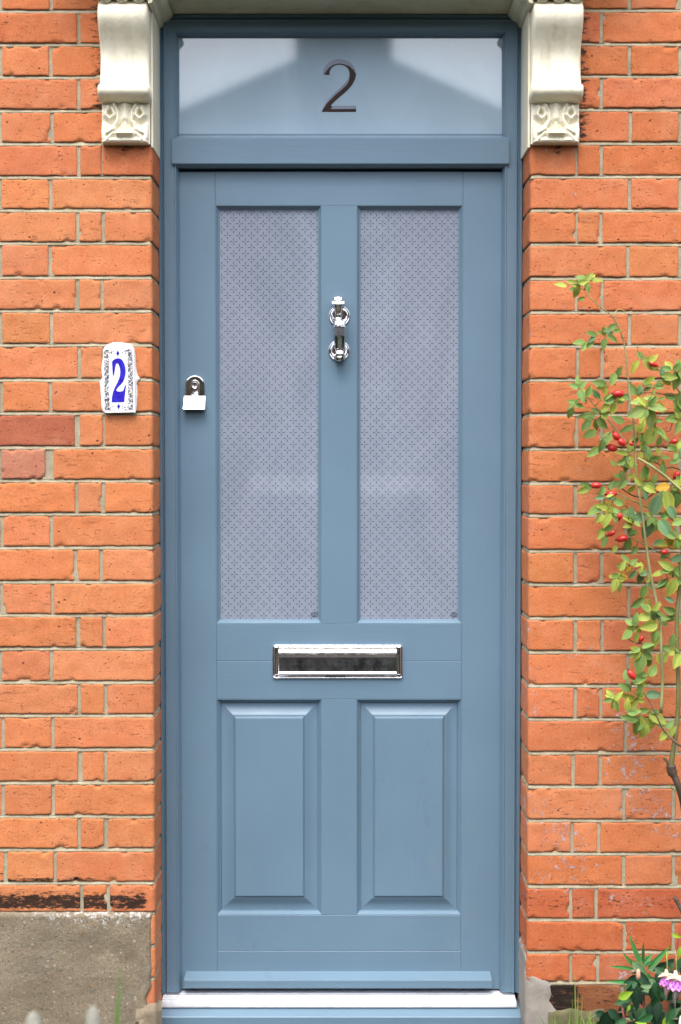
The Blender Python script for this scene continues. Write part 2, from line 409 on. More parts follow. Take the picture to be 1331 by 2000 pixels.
        M.grid(rw, col=mcol, flip=(side < 0))
    zt, zb = Z(beds[0]), Z(beds[-1])
    M.box(-1.72 + XL if side < 0 else XR + .011, XL - .011 if side < 0 else XR + 1.72, .0125, .30, 0, zt, col=(.4, .36, .28))
    return B, M
bedsL = [22, 87, 151, 216, 281, 346, 411, 475, 542, 607, 674, 742, 807, 874, 939, 1004, 1070, 1137, 1202, 1267, 1333, 1398, 1464, 1529, 1595, 1660, 1725, 1784]
jL = [[154], [99, 1.5], [154], [102, 0], [154, (199.5, 3)], [99, 0], [152, 202], [98, 1], [152, 200], [101, 1.5], [155, 203], [99, 3], [(151.5, 11), (203, 4)],
      [(97, 17), (1, 5)], [150, 202], [101, 3.5], [148, 198], [103, 3], [(153, 9), 204], [101, 1.5], [155, 207], [103.5, 6], [(157, 9), 207], [104, 6], [155, (207.5, 9)], [108, (11, 9)], [160, 212]]
bedsR = [20, 86, 149, 214, 280, 345, 411, 477, 544, 610, 676, 742, 810, 877, 944, 1007, 1076, 1142, 1208, 1274, 1340, 1405, 1471, 1537, 1603, 1668, 1732, 1797, 1860, 1920, 1990]
jR = [[1175], [1230, 1329], [1175], [1232, 1329], [(1127, 4), 1175], [1230, 1329], [(1127, 5), 1174], [1227, 1329], [(1126, 5), 1177], [1230, 1329], [1129, 1177], [1230, 1329],
      [1127, 1176], [1229, 1329], [1124, 1176], [1227, 1326], [1124, 1176], [1229, 1328], [1124, 1177], [1227, 1326], [1124, 1174], [1223, 1322], [1120, 1173],
      [1219, 1316], [1118, 1170], [1219, 1316], [1115, 1165], [1220, 1316], [1115, 1168], [(1068, 4), 1216]]
# carry the coursing on above and below the frame of the photograph
up = 9
bL = [22 - 65.3 * k for k in range(up, 0, -1)] + bedsL; JL = [[154, 204] if (up - i) % 2 == 0 else [100, 1] for i in range(up)] + jL
bR = [20 - 65.3 * k for k in range(up, 0, -1)] + bedsR; JR = [[1126, 1176] if (up - i) % 2 == 0 else [1230, 1329] for i in range(up)] + jR
bL += [1784 + 64, 1784 + 128, 1784 + 192, 2040]; JL += [[101, 1], [154, 204], [101, 1], [154]]
bR += [2040]; JR += [[1170]]
def extraL(i): return [.2307, .1154] if len(JL[i]) == 2 and 80 < min(j if not isinstance(j, tuple) else j[0] for j in JL[i]) or len(JL[i]) == 1 else [.2307, .1154]
Wl = empty('brick_wall', (XL - .4, 0, 0)); tag(Wl, 'orange brick wall left of the blue door, with a soot black course above a concrete base', 'wall')
B, M = wall_side(-1, bL, JL, extraL); B.build('bricks', BRICK, Wl); M.build('mortar', MORTAR, Wl)
Wr = empty('brick_wall', (XR + .4, 0, 0)); tag(Wr, 'orange brick wall with grey lichen spots right of the blue door, behind the rose', 'wall')
B, M = wall_side(1, bR, JR, extraL); B.build('bricks', BRICK, Wr); M.build('mortar', MORTAR, Wr)

# concrete base, left
cb = MB(); rows = []; zt = Z(1781) ; n = 60
zs = [zt + .002, zt, zt - .002, zt - .006] + [zt - .012 - k * .0085 for k in range(32)]
for j, z_ in enumerate(zs):
    row = []
    for i in range(n + 1):
        u = i / n; x0 = -2.1; py = 900 + (ZC - z_) / S
        xe = XL + .0 - .004 * ss(0, .02, zt - z_) + noise.noise((z_ * 40, 5, 1)) * .003 - .010 * ss(.16, .19, zt - z_)
        x_ = xe - (xe - x0) * (1 - u) ** 2.6
        e = min(xe - x_, .03)
        y_ = -.006 - .004 * noise.noise((x_ * 18, z_ * 18, 3)) - .002 * noise.noise((x_ * 60, z_ * 60, 8)) + .012 * (1 - ss(0, .009, e)) + .010 * (1 - ss(0, .007, zt - z_ + .001))
        if j == 0: y_ = .012
        row.append((x_, y_, z_))
    row.append((row[-1][0] + .001, .03, z_)); rows.append(row)
cb.grid(rows, flip=True); tag(cb.build('concrete_base', CONC, Wl), 'grey brown concrete base splashed with white paint')
cs = MB(); rows = []
for j in range(14):
    z_ = Z(1957) - j * .0075; row = []
    for i in range(18):
        u = i / 17; x_ = X(262) + (XL + .014 - X(262)) * u
        zz = z_ - (1 - ss(0, .7, u)) * .012 * (1 if j < 5 else 0) + noise.noise((x_ * 50, j, 0)) * .0015
        row.append((x_, -.017 + .018 * ss(.75, 1, u) + .012 * (1 - ss(0, 2.2, j)) + .0015 * noise.noise((x_ * 60, z_ * 60, 1)), zz))
    rows.append(row)
cs.grid(rows, flip=True); tag(cs.build('stone_block', m_vary('buff_stone', (.17, .135, .09), (.26, .21, .145), 20, .95, .003, 120), Wl), 'broken buff stone at the foot of the reveal')
# cement render patch, right
rp = MB(); rows = []
for j in range(26):
    z_ = Z(1863) - j * .0075; py = 900 + (ZC - z_) / S; row = []
    inn = -(.006 + .06 * ss(1905, 1935, py) + .006 * noise.noise((z_ * 60, 1, 1)) + .012 * ss(1960, 1995, py))
    for i in range(22):
        u = i / 21; s_ = inn + (REV - inn) * u
        of = .0035 * ss(0, .12, u) - .008 * (1 - ss(0, .06, u)) + .0016 * noise.noise((s_ * 30, z_ * 30, 5)) - (.006 if j == 0 else 0)
        row.append((*prof(1, s_, of), z_))
    rows.append(row)
rp.grid(rows); tag(rp.build('cement_render', m_vary('pink_grey_render', (.24, .215, .185), (.34, .305, .265), 22, .95, .002, 130), Wr), 'patch of smooth grey render round the corner')
ms = MB(); rows = []
for j in range(10):
    row = []
    for i in range(30):
        x_ = X(1072) + i * .0045; z_ = Z(1968 + 3 * math.sin(i * .4)) - j * .009
        row.append((x_, -.007 - .004 * noise.noise((x_ * 40, z_ * 40, 2)) + (.012 if j == 0 or i in (0, 29) else 0), z_))
    rows.append(row)
ms.grid(rows, flip=True); tag(ms.build('mossy_footing', m_vary('mossy_cement', (.08, .073, .035), (.17, .155, .085), 25, .95, .003, 100), Wr), 'mossy cement footing')

# wall above the door
ztop = Z(bL[0])
# ------------------------------------------------------------------ hood with soffit
YH = -.12
zs = Z(27, .13); ZH = zs + .11
H = empty('door_hood', (0, 0, zs)); tag(H, 'shallow cream painted hood over the door, carried by two scrolled brackets', 'door hood')
h = MB(); h.rings([(-.50, .50, 0, 1, 0)] * 2, cap=False, back=False) if False else None
h.extr_x([(.011, ZH), (YH + .05, ZH), (YH + .04, ZH - .005), (YH, ZH - .005), (YH, ZH + .02), (YH - .02, ZH + .03), (YH - .02, ZH + .06), (YH + .01, ZH + .075), (.011, ZH + .09)], -.62, .62)
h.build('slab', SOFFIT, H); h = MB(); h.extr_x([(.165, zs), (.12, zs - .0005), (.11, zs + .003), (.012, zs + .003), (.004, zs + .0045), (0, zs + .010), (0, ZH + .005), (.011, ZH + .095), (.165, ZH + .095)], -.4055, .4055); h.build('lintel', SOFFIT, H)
ub = MB(); um = MB(); rnd = random.Random(5)
z_ = ZH + .098; row_i = 0
while z_ < ztop:
    x_ = XL + .001 - (0 if row_i % 2 else .0)
    x_ = XL
    first = True
    while x_ < XR - .01:
        L = (.11 if (row_i % 2 and first) else .2215); x1 = min(x_ + L, XR)
        q = rnd.uniform(.9, 1.08); ub.box(x_ + .004, x1 - .004, -.0005, .02, z_, z_ + .064, .002, (.56 * q, .17 * q, .075 * q)); x_ = x1; first = False
    z_ += .0732; row_i += 1
um.box(XL, XR, .004, .2, ZH + .0955, ztop + .001, col=(.42, .37, .28))
ub.build('bricks', BRICK, Wl); um.build('mortar', MORTAR, Wl)

# ------------------------------------------------------------------ scrolled brackets
def heightfield(x_, z_):                 # leaf block, local px: x 0..97, z 0..80 downwards
    h_ = 0
    def stroke(pts, r, a):
        best = 1e9
        for i in range(len(pts) - 1):
            ax, az = pts[i]; bx, bz = pts[i + 1]; dx, dz = bx - ax, bz - az
            t = max(0, min(1, ((x_ - ax) * dx + (z_ - az) * dz) / (dx * dx + dz * dz))); best = min(best, math.hypot(x_ - ax - t * dx, z_ - az - t * dz))
        return a * math.exp(-(best / r) ** 2)
    for sx in (0, 1):
        f = (lambda p: [(97 - a, b) for a, b in p]) if sx else (lambda p: p)
        h_ = max(h_, stroke(f([(14, 10), (10, 24), (18, 32), (26, 24), (22, 12)]), 6.5, 8),          # volute
                 stroke(f([(26, 4), (34, 18), (34, 36), (26, 52), (12, 60)]), 5, 7.5),
                 stroke(f([(8, 44), (3, 56), (6, 70)]), 7, 5), stroke(f([(24, 60), (14, 70), (8, 76)]), 6, 5.5))
        h_ -= stroke(f([(18, 21), (18.5, 22)]), 3.4, 17) + stroke(f([(34, 47), (34.5, 48)]), 2.8, 13) + stroke(f([(4, 38), (12, 42)]), 2.6, 6) + stroke(f([(32, 74), (36, 76)]), 2.8, 6)
        h_ -= stroke(f([(31, 5), (41, 22), (40, 48)]), 1.6, 3.2)
    h_ = max(h_, stroke([(48.5, 4), (48.5, 30)], 10, 7), stroke([(48.5, 30), (48.5, 52)], 5, 4.5), stroke([(34, 62), (63, 62)], 6.5, 10.5), stroke([(18, 74), (79, 74)], 6, 5))
    return h_
PRO = [(5, -.046), (9, -.054), (20, -.066), (34, -.071), (48, -.068), (62, -.058), (78, -.045), (94, -.035), (110, -.030), (130, -.031), (150, -.035), (167, -.040),
       (168.5, -.047), (171, -.052), (176, -.056), (182, -.057), (188, -.053), (193, -.045), (197, -.033), (199.5, -.016)]
def bracket(side, label):
    o = empty('corbel', (side * .4635, 0, Z(240))); tag(o, label, 'corbel', 'scrolled brackets beside the fanlight')
    xa, xb = .411, .5165
    def Zp(py): return Z(py, -.03)
    body = MB(); rows = []
    for (py, Y) in PRO:
        roll = 168 <= py <= 198; row = []
        e = .0025 if roll else 0
        row.append((side * (xa - e), .165, Zp(py)))
        for i in range(31):
            u = i / 30; x_ = xa - e + (xb - xa + 2 * e) * u
            fl = 0 if roll or py > 198 else .0026 * (abs(math.sin(u * math.pi * 3)) - .5) * ss(4, 14, py) * ss(168, 150, py)
            ed = min(u, 1 - u) * (xb - xa); y_ = Y - fl + .004 * (1 - ss(0, .003, ed))
            y_ += .0008 * noise.noise((x_ * 50, Zp(py) * 50, side))
            row.append((side * x_, y_, Zp(py)))
        row.append((side * (xb + e), .012, Zp(py))); rows.append(row)
    n = 32
    body.grid(rows, flip=(side > 0))
    # inner cheek runs on down the reveal
    body.box(side * .4065, side * .4105, -.004, .166, Zp(283), Z(5, -.03))
    body.box(side * (xa + .001), side * (xb - .001), -.0155, .02, Zp(278.5), Zp(199))
    top = rows[0]; body.add(top, [tuple(range(len(top)))])
    body.build('scroll', CREAM, o)
    lf = MB(); rows = []; nx, nz = 100, 84
    for j in range(nz + 1):
        row = []
        for i in range(nx + 1):
            u, v = i / nx, j / nz; lx, lz = u * 97, v * 80
            h_ = heightfield(lx, lz) * .001 * 1.9
            rim = 0 if (i in (0, nx) or j in (0, nz)) else 1
            y_ = -.013 - (.010 * v + h_) * rim + (.012 if not rim else 0) + .0006 * noise.noise((u * 20, v * 20, 1))
            row.append((side * (xa + .003 + (xb - xa - .004) * u), y_, Zp(198.5 + 80 * v + (1.2 * noise.noise((u * 14, 0, side)) if j == nz else 0))))
        rows.append(row)
    lf.grid(rows, flip=(side < 0)); lf.build('acanthus_leaf', CREAM, o)
    cp = MB(); z0 = Zp(5)
    def xi(y, z): return side * (xa - .004 - .026 * ss(z0, z0 + .03, z))
    cp.rings([(side * (xa - .003), side * (xb + .004), z0, ZH - .0005, .0105), (side * (xa - .003), side * (xb + .004), z0, ZH - .0005, -.070)], cap=True)
    pr = [(xa - .002, z0 - .012), (xa - .010, z0 - .010), (xa - .014, z0 + .001), (xa - .024, z0 + .005), (xa - .034, z0 + .016), (xa - .035, zs - .001), (xa - .002, zs - .001)]
    cp.loops([[(side * a, -.065, b) for a, b in pr], [(side * a, .128, b) for a, b in pr]], True, True)
    for k in range(3):
        cx = xa + (k + .5) * (xb - xa) / 3
        cp.tube([(side * cx, -.0665, z0 + .004), (side * cx, -.0725, z0 + .003)], [.0155, .013], 14)
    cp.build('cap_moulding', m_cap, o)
    return o
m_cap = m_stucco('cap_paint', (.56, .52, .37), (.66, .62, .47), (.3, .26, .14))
bracket(-1, 'cream scrolled corbel left of the fanlight, on the same side as the house number tile')
bracket(1, 'cream scrolled corbel right of the fanlight, on the same side as the climbing rose')

# ------------------------------------------------------------------ door frame
F = empty('door_frame', (0, .13, 0)); tag(F, 'blue painted wooden door frame with fanlight, filling the brick opening', 'door frame')
XI = .3625                                 # half width of the clear opening
xi_px = 352.5
JP = []                                    # frame moulding: (distance outward from opening, Y)
for px, Y in ((311.0, .150), (311.4, .131), (313, .1275), (316.5, .1265), (318.5, .131), (319.8, .1335), (321.2, .1335), (322, .1285), (323.5, .1268), (325.4, .1285), (326, .1300), (342.5, .1300), (343.5, .1285), (345.2, .1288), (346.4, .131), (352, .1445), (352.5, .158), (352.5, .20)):
    JP.append((-X(px, Y) , Y))
XI = JP[-1][0]
JP = [(x - XI, y) for x, y in JP]
ZI = Z(66.5, .1445)
def jamb(side):
    m = MB(); zb = .06
    lo = [(side * (XI + o), y, zb) for o, y in JP] + [(side * (XI + JP[0][0]), .20, zb)]
    hi = [(side * (XI + o), y, ZI + o) for o, y in JP] + [(side * (XI + JP[0][0]), .20, ZI + JP[0][0])]
    m.loops([lo, hi], True, True); m.build('jamb', PV, F)
jamb(-1); jamb(1)
m = MB(); P2 = JP + [(JP[0][0], .20)]
m.loops([[(-(XI + o), y, ZI + o) for o, y in P2], [((XI + o), y, ZI + o) for o, y in P2]], True, True); m.build('head', PH, F)
YT = .1215
tp = [(.19, Z(264.5, .150)), (.1485, Z(264.5, .150)), (YT + .004, Z(268, YT)), (YT, Z(271.5, YT)), (YT, Z(319, YT)), (YT + .0015, Z(320.5, YT)), (.1330, Z(327.5, .133)), (.19, Z(327.5, .133))]
m = MB(); m.extr_x(tp, lambda y, z: -(XI + .0085 * ss(.136, .128, y) + .0), lambda y, z: (XI + .0085 * ss(.136, .128, y))); m.build('transom', PH, F)
# stops behind the leaf
m = MB(); m.box(-XI - .01, -XI + .012, .1985, .235, .06, Z(331, .15)); m.box(XI - .012, XI + .01, .1985, .235, .06, Z(331, .15)); m.box(-XI, XI, .197, .235, Z(345, .15), Z(327, .15)); m.build('door_stop', PV, F)
m = MB(); m.box(-XI - .06, XI + .06, .24, .25, .0, 2.4); m.build('dark_gap_backing', DARK, F)  # black sheet added behind the leaf to keep the gaps dark
# fanlight
gx, gz0, gz1 = XI - .0035, Z(264.5, .15) , ZI - .002
m = MB(); m.box(-gx - .01, gx + .01, .1535, .16, gz0 - .01, gz1 + .01)
fan = m.build('fanlight_pane', m_frost('fanlight_frost', (.39, .51, .61), False), F)
m = MB(); gk = m_plain('glazing_gasket', (.2, .24, .28), .5)
for a, b in ((-1, 0), (1, 0)): m.box(a * XI, a * (XI - .0042), .1505, .1534, gz0, gz1)
m.box(-XI, XI, .1495, .1534, gz1 - .0005, gz1 + .004); m.box(-XI + .0043, XI - .0043, .1495, .1534, gz0 - .002, gz0 + .0035); m.build('glazing_bead', PH, F)
def zp(pts, sx, ox, oy, Y): return [(P(ox + a / sx, oy + b / sx, Y).x, P(ox + a / sx, oy + b / sx, Y).z) for a, b in pts]
two = [(255, 550), (275, 430), (330, 330), (420, 250), (530, 202), (640, 188), (760, 202), (880, 250), (970, 340), (1025, 440), (1042, 560), (1015, 670), (950, 790), (850, 910), (740, 1010), (620, 1110), (520, 1200), (465, 1262), (440, 1295), (1040, 1292), (1040, 1433), (225, 1435), (260, 1330), (330, 1215), (430, 1090), (560, 960), (700, 830), (800, 730), (862, 650), (885, 570), (882, 490), (850, 410), (790, 355), (710, 323), (625, 318), (535, 340), (462, 392), (420, 465), (408, 565)]
m = MB(); m.poly(zp(two, 12.1, 610, 100, .153), .1529, .1536)
nm = Mat('clear_glass_over_hall'); nm.set(col=nm.mix(nm.noise(14, 3), (.012, .014, .02), (.07, .035, .02)), rough=.15, spec=.3)
dg = m.build('door_number', nm.m, fan)
arc = [(255, 550), (275, 430), (330, 330), (420, 250), (530, 202), (640, 188), (760, 202), (880, 250), (970, 340), (1025, 440), (1040, 545), (980, 440), (880, 350), (760, 308), (640, 290), (520, 312), (420, 372), (340, 455), (285, 548)]
dia = [(225, 1435), (260, 1330), (330, 1215), (430, 1090), (560, 960), (700, 830), (800, 730), (862, 650), (884, 585), (870, 700), (820, 790), (700, 905), (560, 1020), (430, 1150), (340, 1240), (275, 1350)]
bar = [(478, 1297), (1040, 1293), (1040, 1363), (445, 1367)]
m = MB()
for q in (arc, dia, bar): m.poly(zp(q, 12.1, 610, 100, .1525), .1526, .15289)
m.build('edge_reflection', m_plain('painted_edge_reflection', (.2, .22, .29), .25), fan)  # lilac strips paint in the reflections of the glass thickness
# threshold and sill
th = [(.19, Z(1932, .165)), (.145, Z(1937, .145)), (.139, Z(1939.5, .139)), (.138, Z(1942, .138)), (.128, Z(1943.5, .128)), (.127, Z(1946, .127)), (.115, Z(1948.5, .115)), (.114, Z(1951, .114)), (.102, Z(1953.5, .102)), (.101, Z(1956.5, .101)), (.092, Z(1958.5, .092)), (.0905, Z(1964, .0905)), (.0905, Z(1967.5, .0905)), (.12, Z(1967.5, .0905)), (.19, Z(1967.5, .0905))]
m = MB(); m.extr_x(th, lambda y, z: X(315.5, .0905, 1960), lambda y, z: X(1009.5, .0905, 1960)); m.build('threshold', ALU, F)
sl = [(.19, Z(1969, .0905)), (.094, Z(1969, .0905)), (.0935, Z(1970.5, .0935)), (.074, Z(1985, .074)), (.0725, Z(1987.5, .0725)), (.0725, .0), (.19, .0)]
m = MB(); m.extr_x(sl, X(311.5, .0725, 1990), X(1018, .0725, 1990)); m.build('sill', PH, F)

# ------------------------------------------------------------------ door leaf
YD = .150
Dr = empty('door', (0, YD, Z(1930, YD))); tag(Dr, 'blue panelled front door with two frosted glass panes and chrome fittings', 'door')
dx = XI - .0022
zT, zB = Z(335, YD), Z(1932, YD)
xs0, xs1 = X(422.5, YD), X(903, YD); zr1 = Z(401, YD); zm0, zm1 = Z(1217.5, YD), Z(1291.5, YD); zm2 = Z(1366, YD); zb1, zb2 = Z(1786.5, YD), Z(1857, YD)
xm0, xm1 = X(628.5, YD), X(697, YD)
bv = .0013
def mem(name, x0, x1, z0, z1, mat, b=bv): mm = MB(); mm.box(x0, x1, YD, YD + .044, z0, z1, b); return mm.build(name, mat, Dr)
mem('stile', -dx, xs0, zB, zT, PV); mem('stile', xs1, dx, zB, zT, PV)
mem('top_rail', xs0, xs1, zr1, zT, PH, .0005)
mem('middle_rail', xs0, xs1, zm1, zm0, PH); mem('middle_rail', xs0, xs1, zm2, zm1, PH)
mem('bottom_rail', xs0, xs1, zb2, zb1, PH); mem('bottom_rail', xs0, xs1, zB, zb2, PH)
mem('muntin', xm0, xm1, zm0, zr1, PV, .0006); mem('muntin', xm0, xm1, zb1, zm2, PV, .0006)
def inset(b, d, Y): return (b[0] + d, b[1] - d, b[2] + d, b[3] - d, Y)
def bead(b, name='glazing_moulding'):
    mm = MB(); mm.rings([inset(b, -.0002, YD + .03), inset(b, -.0002, YD + .0005), inset(b, .0008, YD + .0004), inset(b, .0014, YD + .0012), inset(b, .0062, YD + .0085), inset(b, .0075, YD + .0088), inset(b, .0083, YD + .0125), inset(b, .0083, YD + .03)], cap=False, back=False)
    # split so that each side keeps crisp mitres
    return mm.build(name, PV, Dr)
gl = m_frost('patterned_glass', (.275, .312, .39), True, org=(X(431, .162) + .004, Z(1217, .162) + .003), pitch=23.15 * S * 3.562 / 3.4)
for (x0, x1) in ((xs0, xm0), (xm1, xs1)):
    b = (x0, x1, zm0, zr1); bead(b)
    mm = MB(); mm.box(x0 + .004, x1 - .004, YD + .0125, YD + .018, zm0 + .004, zr1 - .004); pane = mm.build('glass_pane', gl, Dr)
    # oval safety stamp in the lower corner
    cx, cz = x1 - .0165, zm0 + .0185; st = MB(); yy = YD + .01235
    ring = []
    for r_ in (1, .8): ring.append([(cx + .0078 * r_ * math.cos(a * math.pi / 12), yy, cz + .0062 * r_ * math.sin(a * math.pi / 12)) for a in range(24)])
    st.loops(ring, False, False)
    for (a, b_, c_, d_) in ((-.006, .006, -.0004, .0002), (-.0004, .0004, -.005, .005), (-.0045, -.0015, .0012, .0022), (.0012, .0045, .0012, .0022), (-.004, .004, .0033, .0041), (-.004, .004, -.0024, -.0016), (-.0025, .0025, -.0042, -.0035)):
        st.box(cx + a, cx + b_, yy, yy + .0001, cz + c_, cz + d_)
    st.build('safety_stamp', m_plain('stamp_grey', (.03, .035, .05), .4), pane)
for (x0, x1) in ((xs0, xm0), (xm1, xs1)):
    b = (x0, x1, zb1, zm2); bead(b, 'panel_moulding')
    q = [(.0085, .0150), (.0095, .0135), (.0150, .0132), (.0200, .0122), (.0250, .0104), (.0300, .0080), (.0345, .0050), (.0352, .0022), (.0385, .0016), (.0392, .0035), (.0402, .0035), (.0408, .0008)]
    q = [(.007, .0190), (.0088, .0132), (.0140, .0130), (.0200, .0121), (.0250, .0106), (.0300, .0084), (.0350, .0056), (.0378, .0044), (.0382, .0058), (.0392, .0058), (.0430, .0010), (.0445, .0006)]
    mm = MB(); mm.rings([inset(b, d, YD + y) for d, y in q], cap=True, back=False); mm.build('raised_panel', PV, Dr)
wb = [(YD + .002, Z(1896, YD)), (YD - .002, Z(1898, YD)), (.1225, Z(1913.5, .122)), (.1215, Z(1915.5, .1215)), (.1215, Z(1929, .1215)), (.124, Z(1930.5, .124)), (YD + .002, Z(1930.5, .124))]
mm = MB(); mm.extr_x(wb, lambda y, z: X(359.5 + (1.8 if z > wb[2][1] + .003 else 0), .1215, 1910), lambda y, z: X(961.5 - (1.8 if z > wb[2][1] + .003 else 0), .1215, 1910)); mm.build('weather_bar', PH, Dr)

# chrome letter plate
def rrect(x0, x1, z0, z1, r, y, n=5):
    out = []
    for cx, cz, a0 in ((x1 - r, z1 - r, 0), (x0 + r, z1 - r, 90), (x0 + r, z0 + r, 180), (x1 - r, z0 + r, 270)):
        for k in range(n + 1): a = R(a0 + 90 * k / n); out.append((cx + r * math.cos(a), y, cz + r * math.sin(a)))
    return out[::-1]
lx0, lx1, lz0, lz1 = X(532, .145), X(787.5, .145), Z(1325, .145), Z(1259.5, .145)
LP = MB(); r = .006
LP.loops([rrect(lx0 + d, lx1 - d, lz0 + d, lz1 - d, max(r - d, .002), y) for d, y in ((0, YD - .0001), (0, .1462), (.0004, .1448), (.0011, .1441), (.0019, .1444), (.0026, .1454), (.0030, .148))], True, False, True)
lp = LP.build('letter_plate', CHROME, Dr)
fl = MB(); fx0, fx1 = X(544.5, .14), X(775, .14)
def zz(py): return Z(py, .140)
pf = [(.148, zz(1263.6)), (.1432, zz(1263.4)), (.1398, zz(1264.0)), (.1385, zz(1265)), (.1400, zz(1267.2)), (.1420, zz(1268.6)), (.1412, zz(1270.0)), (.1385, zz(1271.0)), (.1368, zz(1273)), (.1366, zz(1274.2)), (.1378, zz(1275.8)), (.1400, zz(1277.6)), (.1420, zz(1279.8)),
      (.1433, zz(1282.6)), (.1436, zz(1284.5)), (.1430, zz(1299)), (.1424, zz(1312.4)), (.1400, zz(1313.2)), (.1385, zz(1314.6)), (.1380, zz(1316)), (.1392, zz(1318.4)), (.148, zz(1318.8))]
fl.extr_x(pf, fx0, fx1); fl.build('flap', CHROME, lp)
en = MB()
for a, b in ((lx0 + .0035, fx0 - .0008), (fx1 + .0008, lx1 - .0035)):
    en.loops([rrect(a + d, b - d, zz(1318) + d, zz(1262) - d, .002, y) for d, y in ((0, .147), (0, .1425), (.0012, .1408), (.0024, .1402))], True, False, True)
en.box(X(636, .14), X(674, .14), .1425, .147, zz(1321.4), zz(1319.2)); en.build('end_cap', CHROME, lp)

# chrome knocker
kn = empty('knocker', (X(662, .14), YD, Z(640, .14))); kn.parent = Dr; kn.matrix_parent_inverse = Dr.matrix_world.inverted()
def disc(cx, cz, prof_, y0, n=40):
    mm = MB(); mm.loops([[(cx + r_ * math.cos(2 * math.pi * k / n), y0 - d, cz - r_ * math.sin(2 * math.pi * k / n)) for k in range(n)] for r_, d in prof_], True, False, True); return mm
for (px, py) in ((663.5, 617.5), (662.5, 685)):
    cx, cz = X(px, .148), Z(py, .148); a = .0242
    disc(cx, cz, [(a, 0), (a, .0032), (a - .0009, .0041), (a - .0024, .0043), (a - .0030, .0036), (a - .0048, .0037), (a - .0054, .0043), (a - .0066, .0044), (a - .0072, .0036), (.012, .0038), (.006, .0040)], YD).build('rose', CHROME, kn)
def slabs(secs, cx):                     # secs: (py, halfwidth m, y_front, y_back)
    mm = MB(); ls = []
    for py, hw, yf, yb in secs:
        z_ = Z(py, yf); c = min(hw, .0095) * .45
        ls.append([(cx + a, y, z_) for a, y in ((-hw, yb), (-hw, yf + c), (-hw + c * .6, yf + c * .35), (-hw * .35, yf), (hw * .35, yf), (hw - c * .6, yf + c * .35), (hw, yf + c), (hw, yb))])
    mm.loops(ls, True, True); return mm
kx = X(661, .12)
slabs([(579.6, .0095, .112, .140), (580.6, .0105, .110, .14), (585.6, .0105, .1075, .14), (586.2, .0092, .109, .14), (587.6, .0145, .104, .143), (588.6, .0158, .1025, .144), (592.6, .0158, .1005, .144), (595, .0135, .104, .142)], kx).build('hammer', CHROME, kn)
slabs([(595, .0102, .108, .138), (600, .0098, .110, .137), (607, .0086, .116, .136), (614, .0072, .122, .137), (620, .0078, .124, .14), (622, .0088, .120, .14), (624, .0082, .122, .14)], kx).build('neck', CHROME, kn)
kx = X(664, .12)
slabs([(624, .0086, .124, .142), (627, .0125, .116, .142), (633, .0125, .113, .142), (636, .0140, .107, .140), (638, .0142, .103, .138), (640, .0132, .1035, .137), (656, .0134, .1030, .132), (671, .0125, .1042, .134), (680, .0118, .1080, .137), (681.5, .0104, .114, .138), (687, .0100, .119, .140), (691, .0098, .122, .142), (693, .0118, .114, .143), (697, .0118, .110, .143), (698, .0110, .112, .144), (702.5, .0108, .114, .145)], kx).build('arm', CHROME, kn)

# chrome lock
cxl = X(381.5, .145); lk = empty('latch_pull', (cxl, YD, Z(768, .145))); lk.parent = Dr; lk.matrix_parent_inverse = Dr.matrix_world.inverted()
def arch(hw, ztop_, zbot, y, n=14):
    out = [(cxl + hw * math.cos(math.pi * k / n), y, ztop_ - hw + hw * math.sin(math.pi * k / n)) for k in range(n + 1)]
    return (out + [(cxl - hw, y, zbot), (cxl + hw, y, zbot)])[::-1]
mm = MB(); zt_, zb_ = Z(733, .145), Z(797, .145)
mm.loops([arch(.0232, zt_, zb_, YD), arch(.0232, zt_, zb_, .1455), arch(.0222, zt_ - .001, zb_, .1435), arch(.0203, zt_ - .0028, zb_, .1432), arch(.0198, zt_ - .0034, zb_, .1445)], True, False, False); mm.build('back_plate', CHROME, lk)
mm = MB(); za, zb2_ = Z(742, .14), Z(776, .14)
def oval(hw, d, y): return rrect(cxl + .0005 - hw + 0, cxl + .0005 + hw, zb2_ + d, za - d, hw * .98, y, 8)
mm.loops([oval(.0102, 0, .145), oval(.0102, 0, .1405), oval(.0094, .0008, .1393), oval(.0086, .0016, .1396)], True, False, True); mm.build('escutcheon', CHROME, lk)
disc(cxl + .0005, Z(752.5, .139), [(.0078, 0), (.0078, .002), (.0070, .0028), (.0066, .0024)], .1400).build('cylinder', m_plain('brushed_nickel', (.6, .57, .53), .32, 1), lk)
mm = MB(); mm.box(cxl - .0005, cxl + .0014, .1368, .139, Z(756, .139), Z(747.5, .139)); mm.build('keyway', DARK, lk)
tc = bpy.data.curves.new('lettering', 'FONT'); tc.body = 'ERA'; tc.size = .0052; tc.extrude = .0002; tc.align_x = 'CENTER'
to = bpy.data.objects.new('lettering', tc); C.objects.link(to); to.location = (cxl + .0005, .1392, Z(768.5, .139)); to.rotation_euler = (R(90), 0, 0)
bpy.context.view_layer.update(); tm = bpy.data.meshes.new_from_object(to); bpy.data.objects.remove(to)
tm.materials.clear(); tm.materials.append(WHITE)
to = bpy.data.objects.new('lettering', tm); C.objects.link(to); to.parent = lk; to.matrix_parent_inverse = lk.matrix_world.inverted(); to.location = (cxl + .0005, .1392, Z(768.5, .139)); to.rotation_euler = (R(90), 0, 0)
mm = MB(); g0, g1 = .0232, .0252
pl = [(.1455, Z(773.5, .145)), (.1405, Z(773.8, .140)), (.129, Z(797, .129)), (.128, Z(798.5, .128)), (.128, Z(800.3, .128)), (.1455, Z(803, .1455))]
mm.extr_x(pl, lambda y, z: cxl - g0 - (g1 - g0) * ss(.145, .129, y), lambda y, z: cxl + g0 + .0002); mm.build('finger_pull', CHROME, lk)

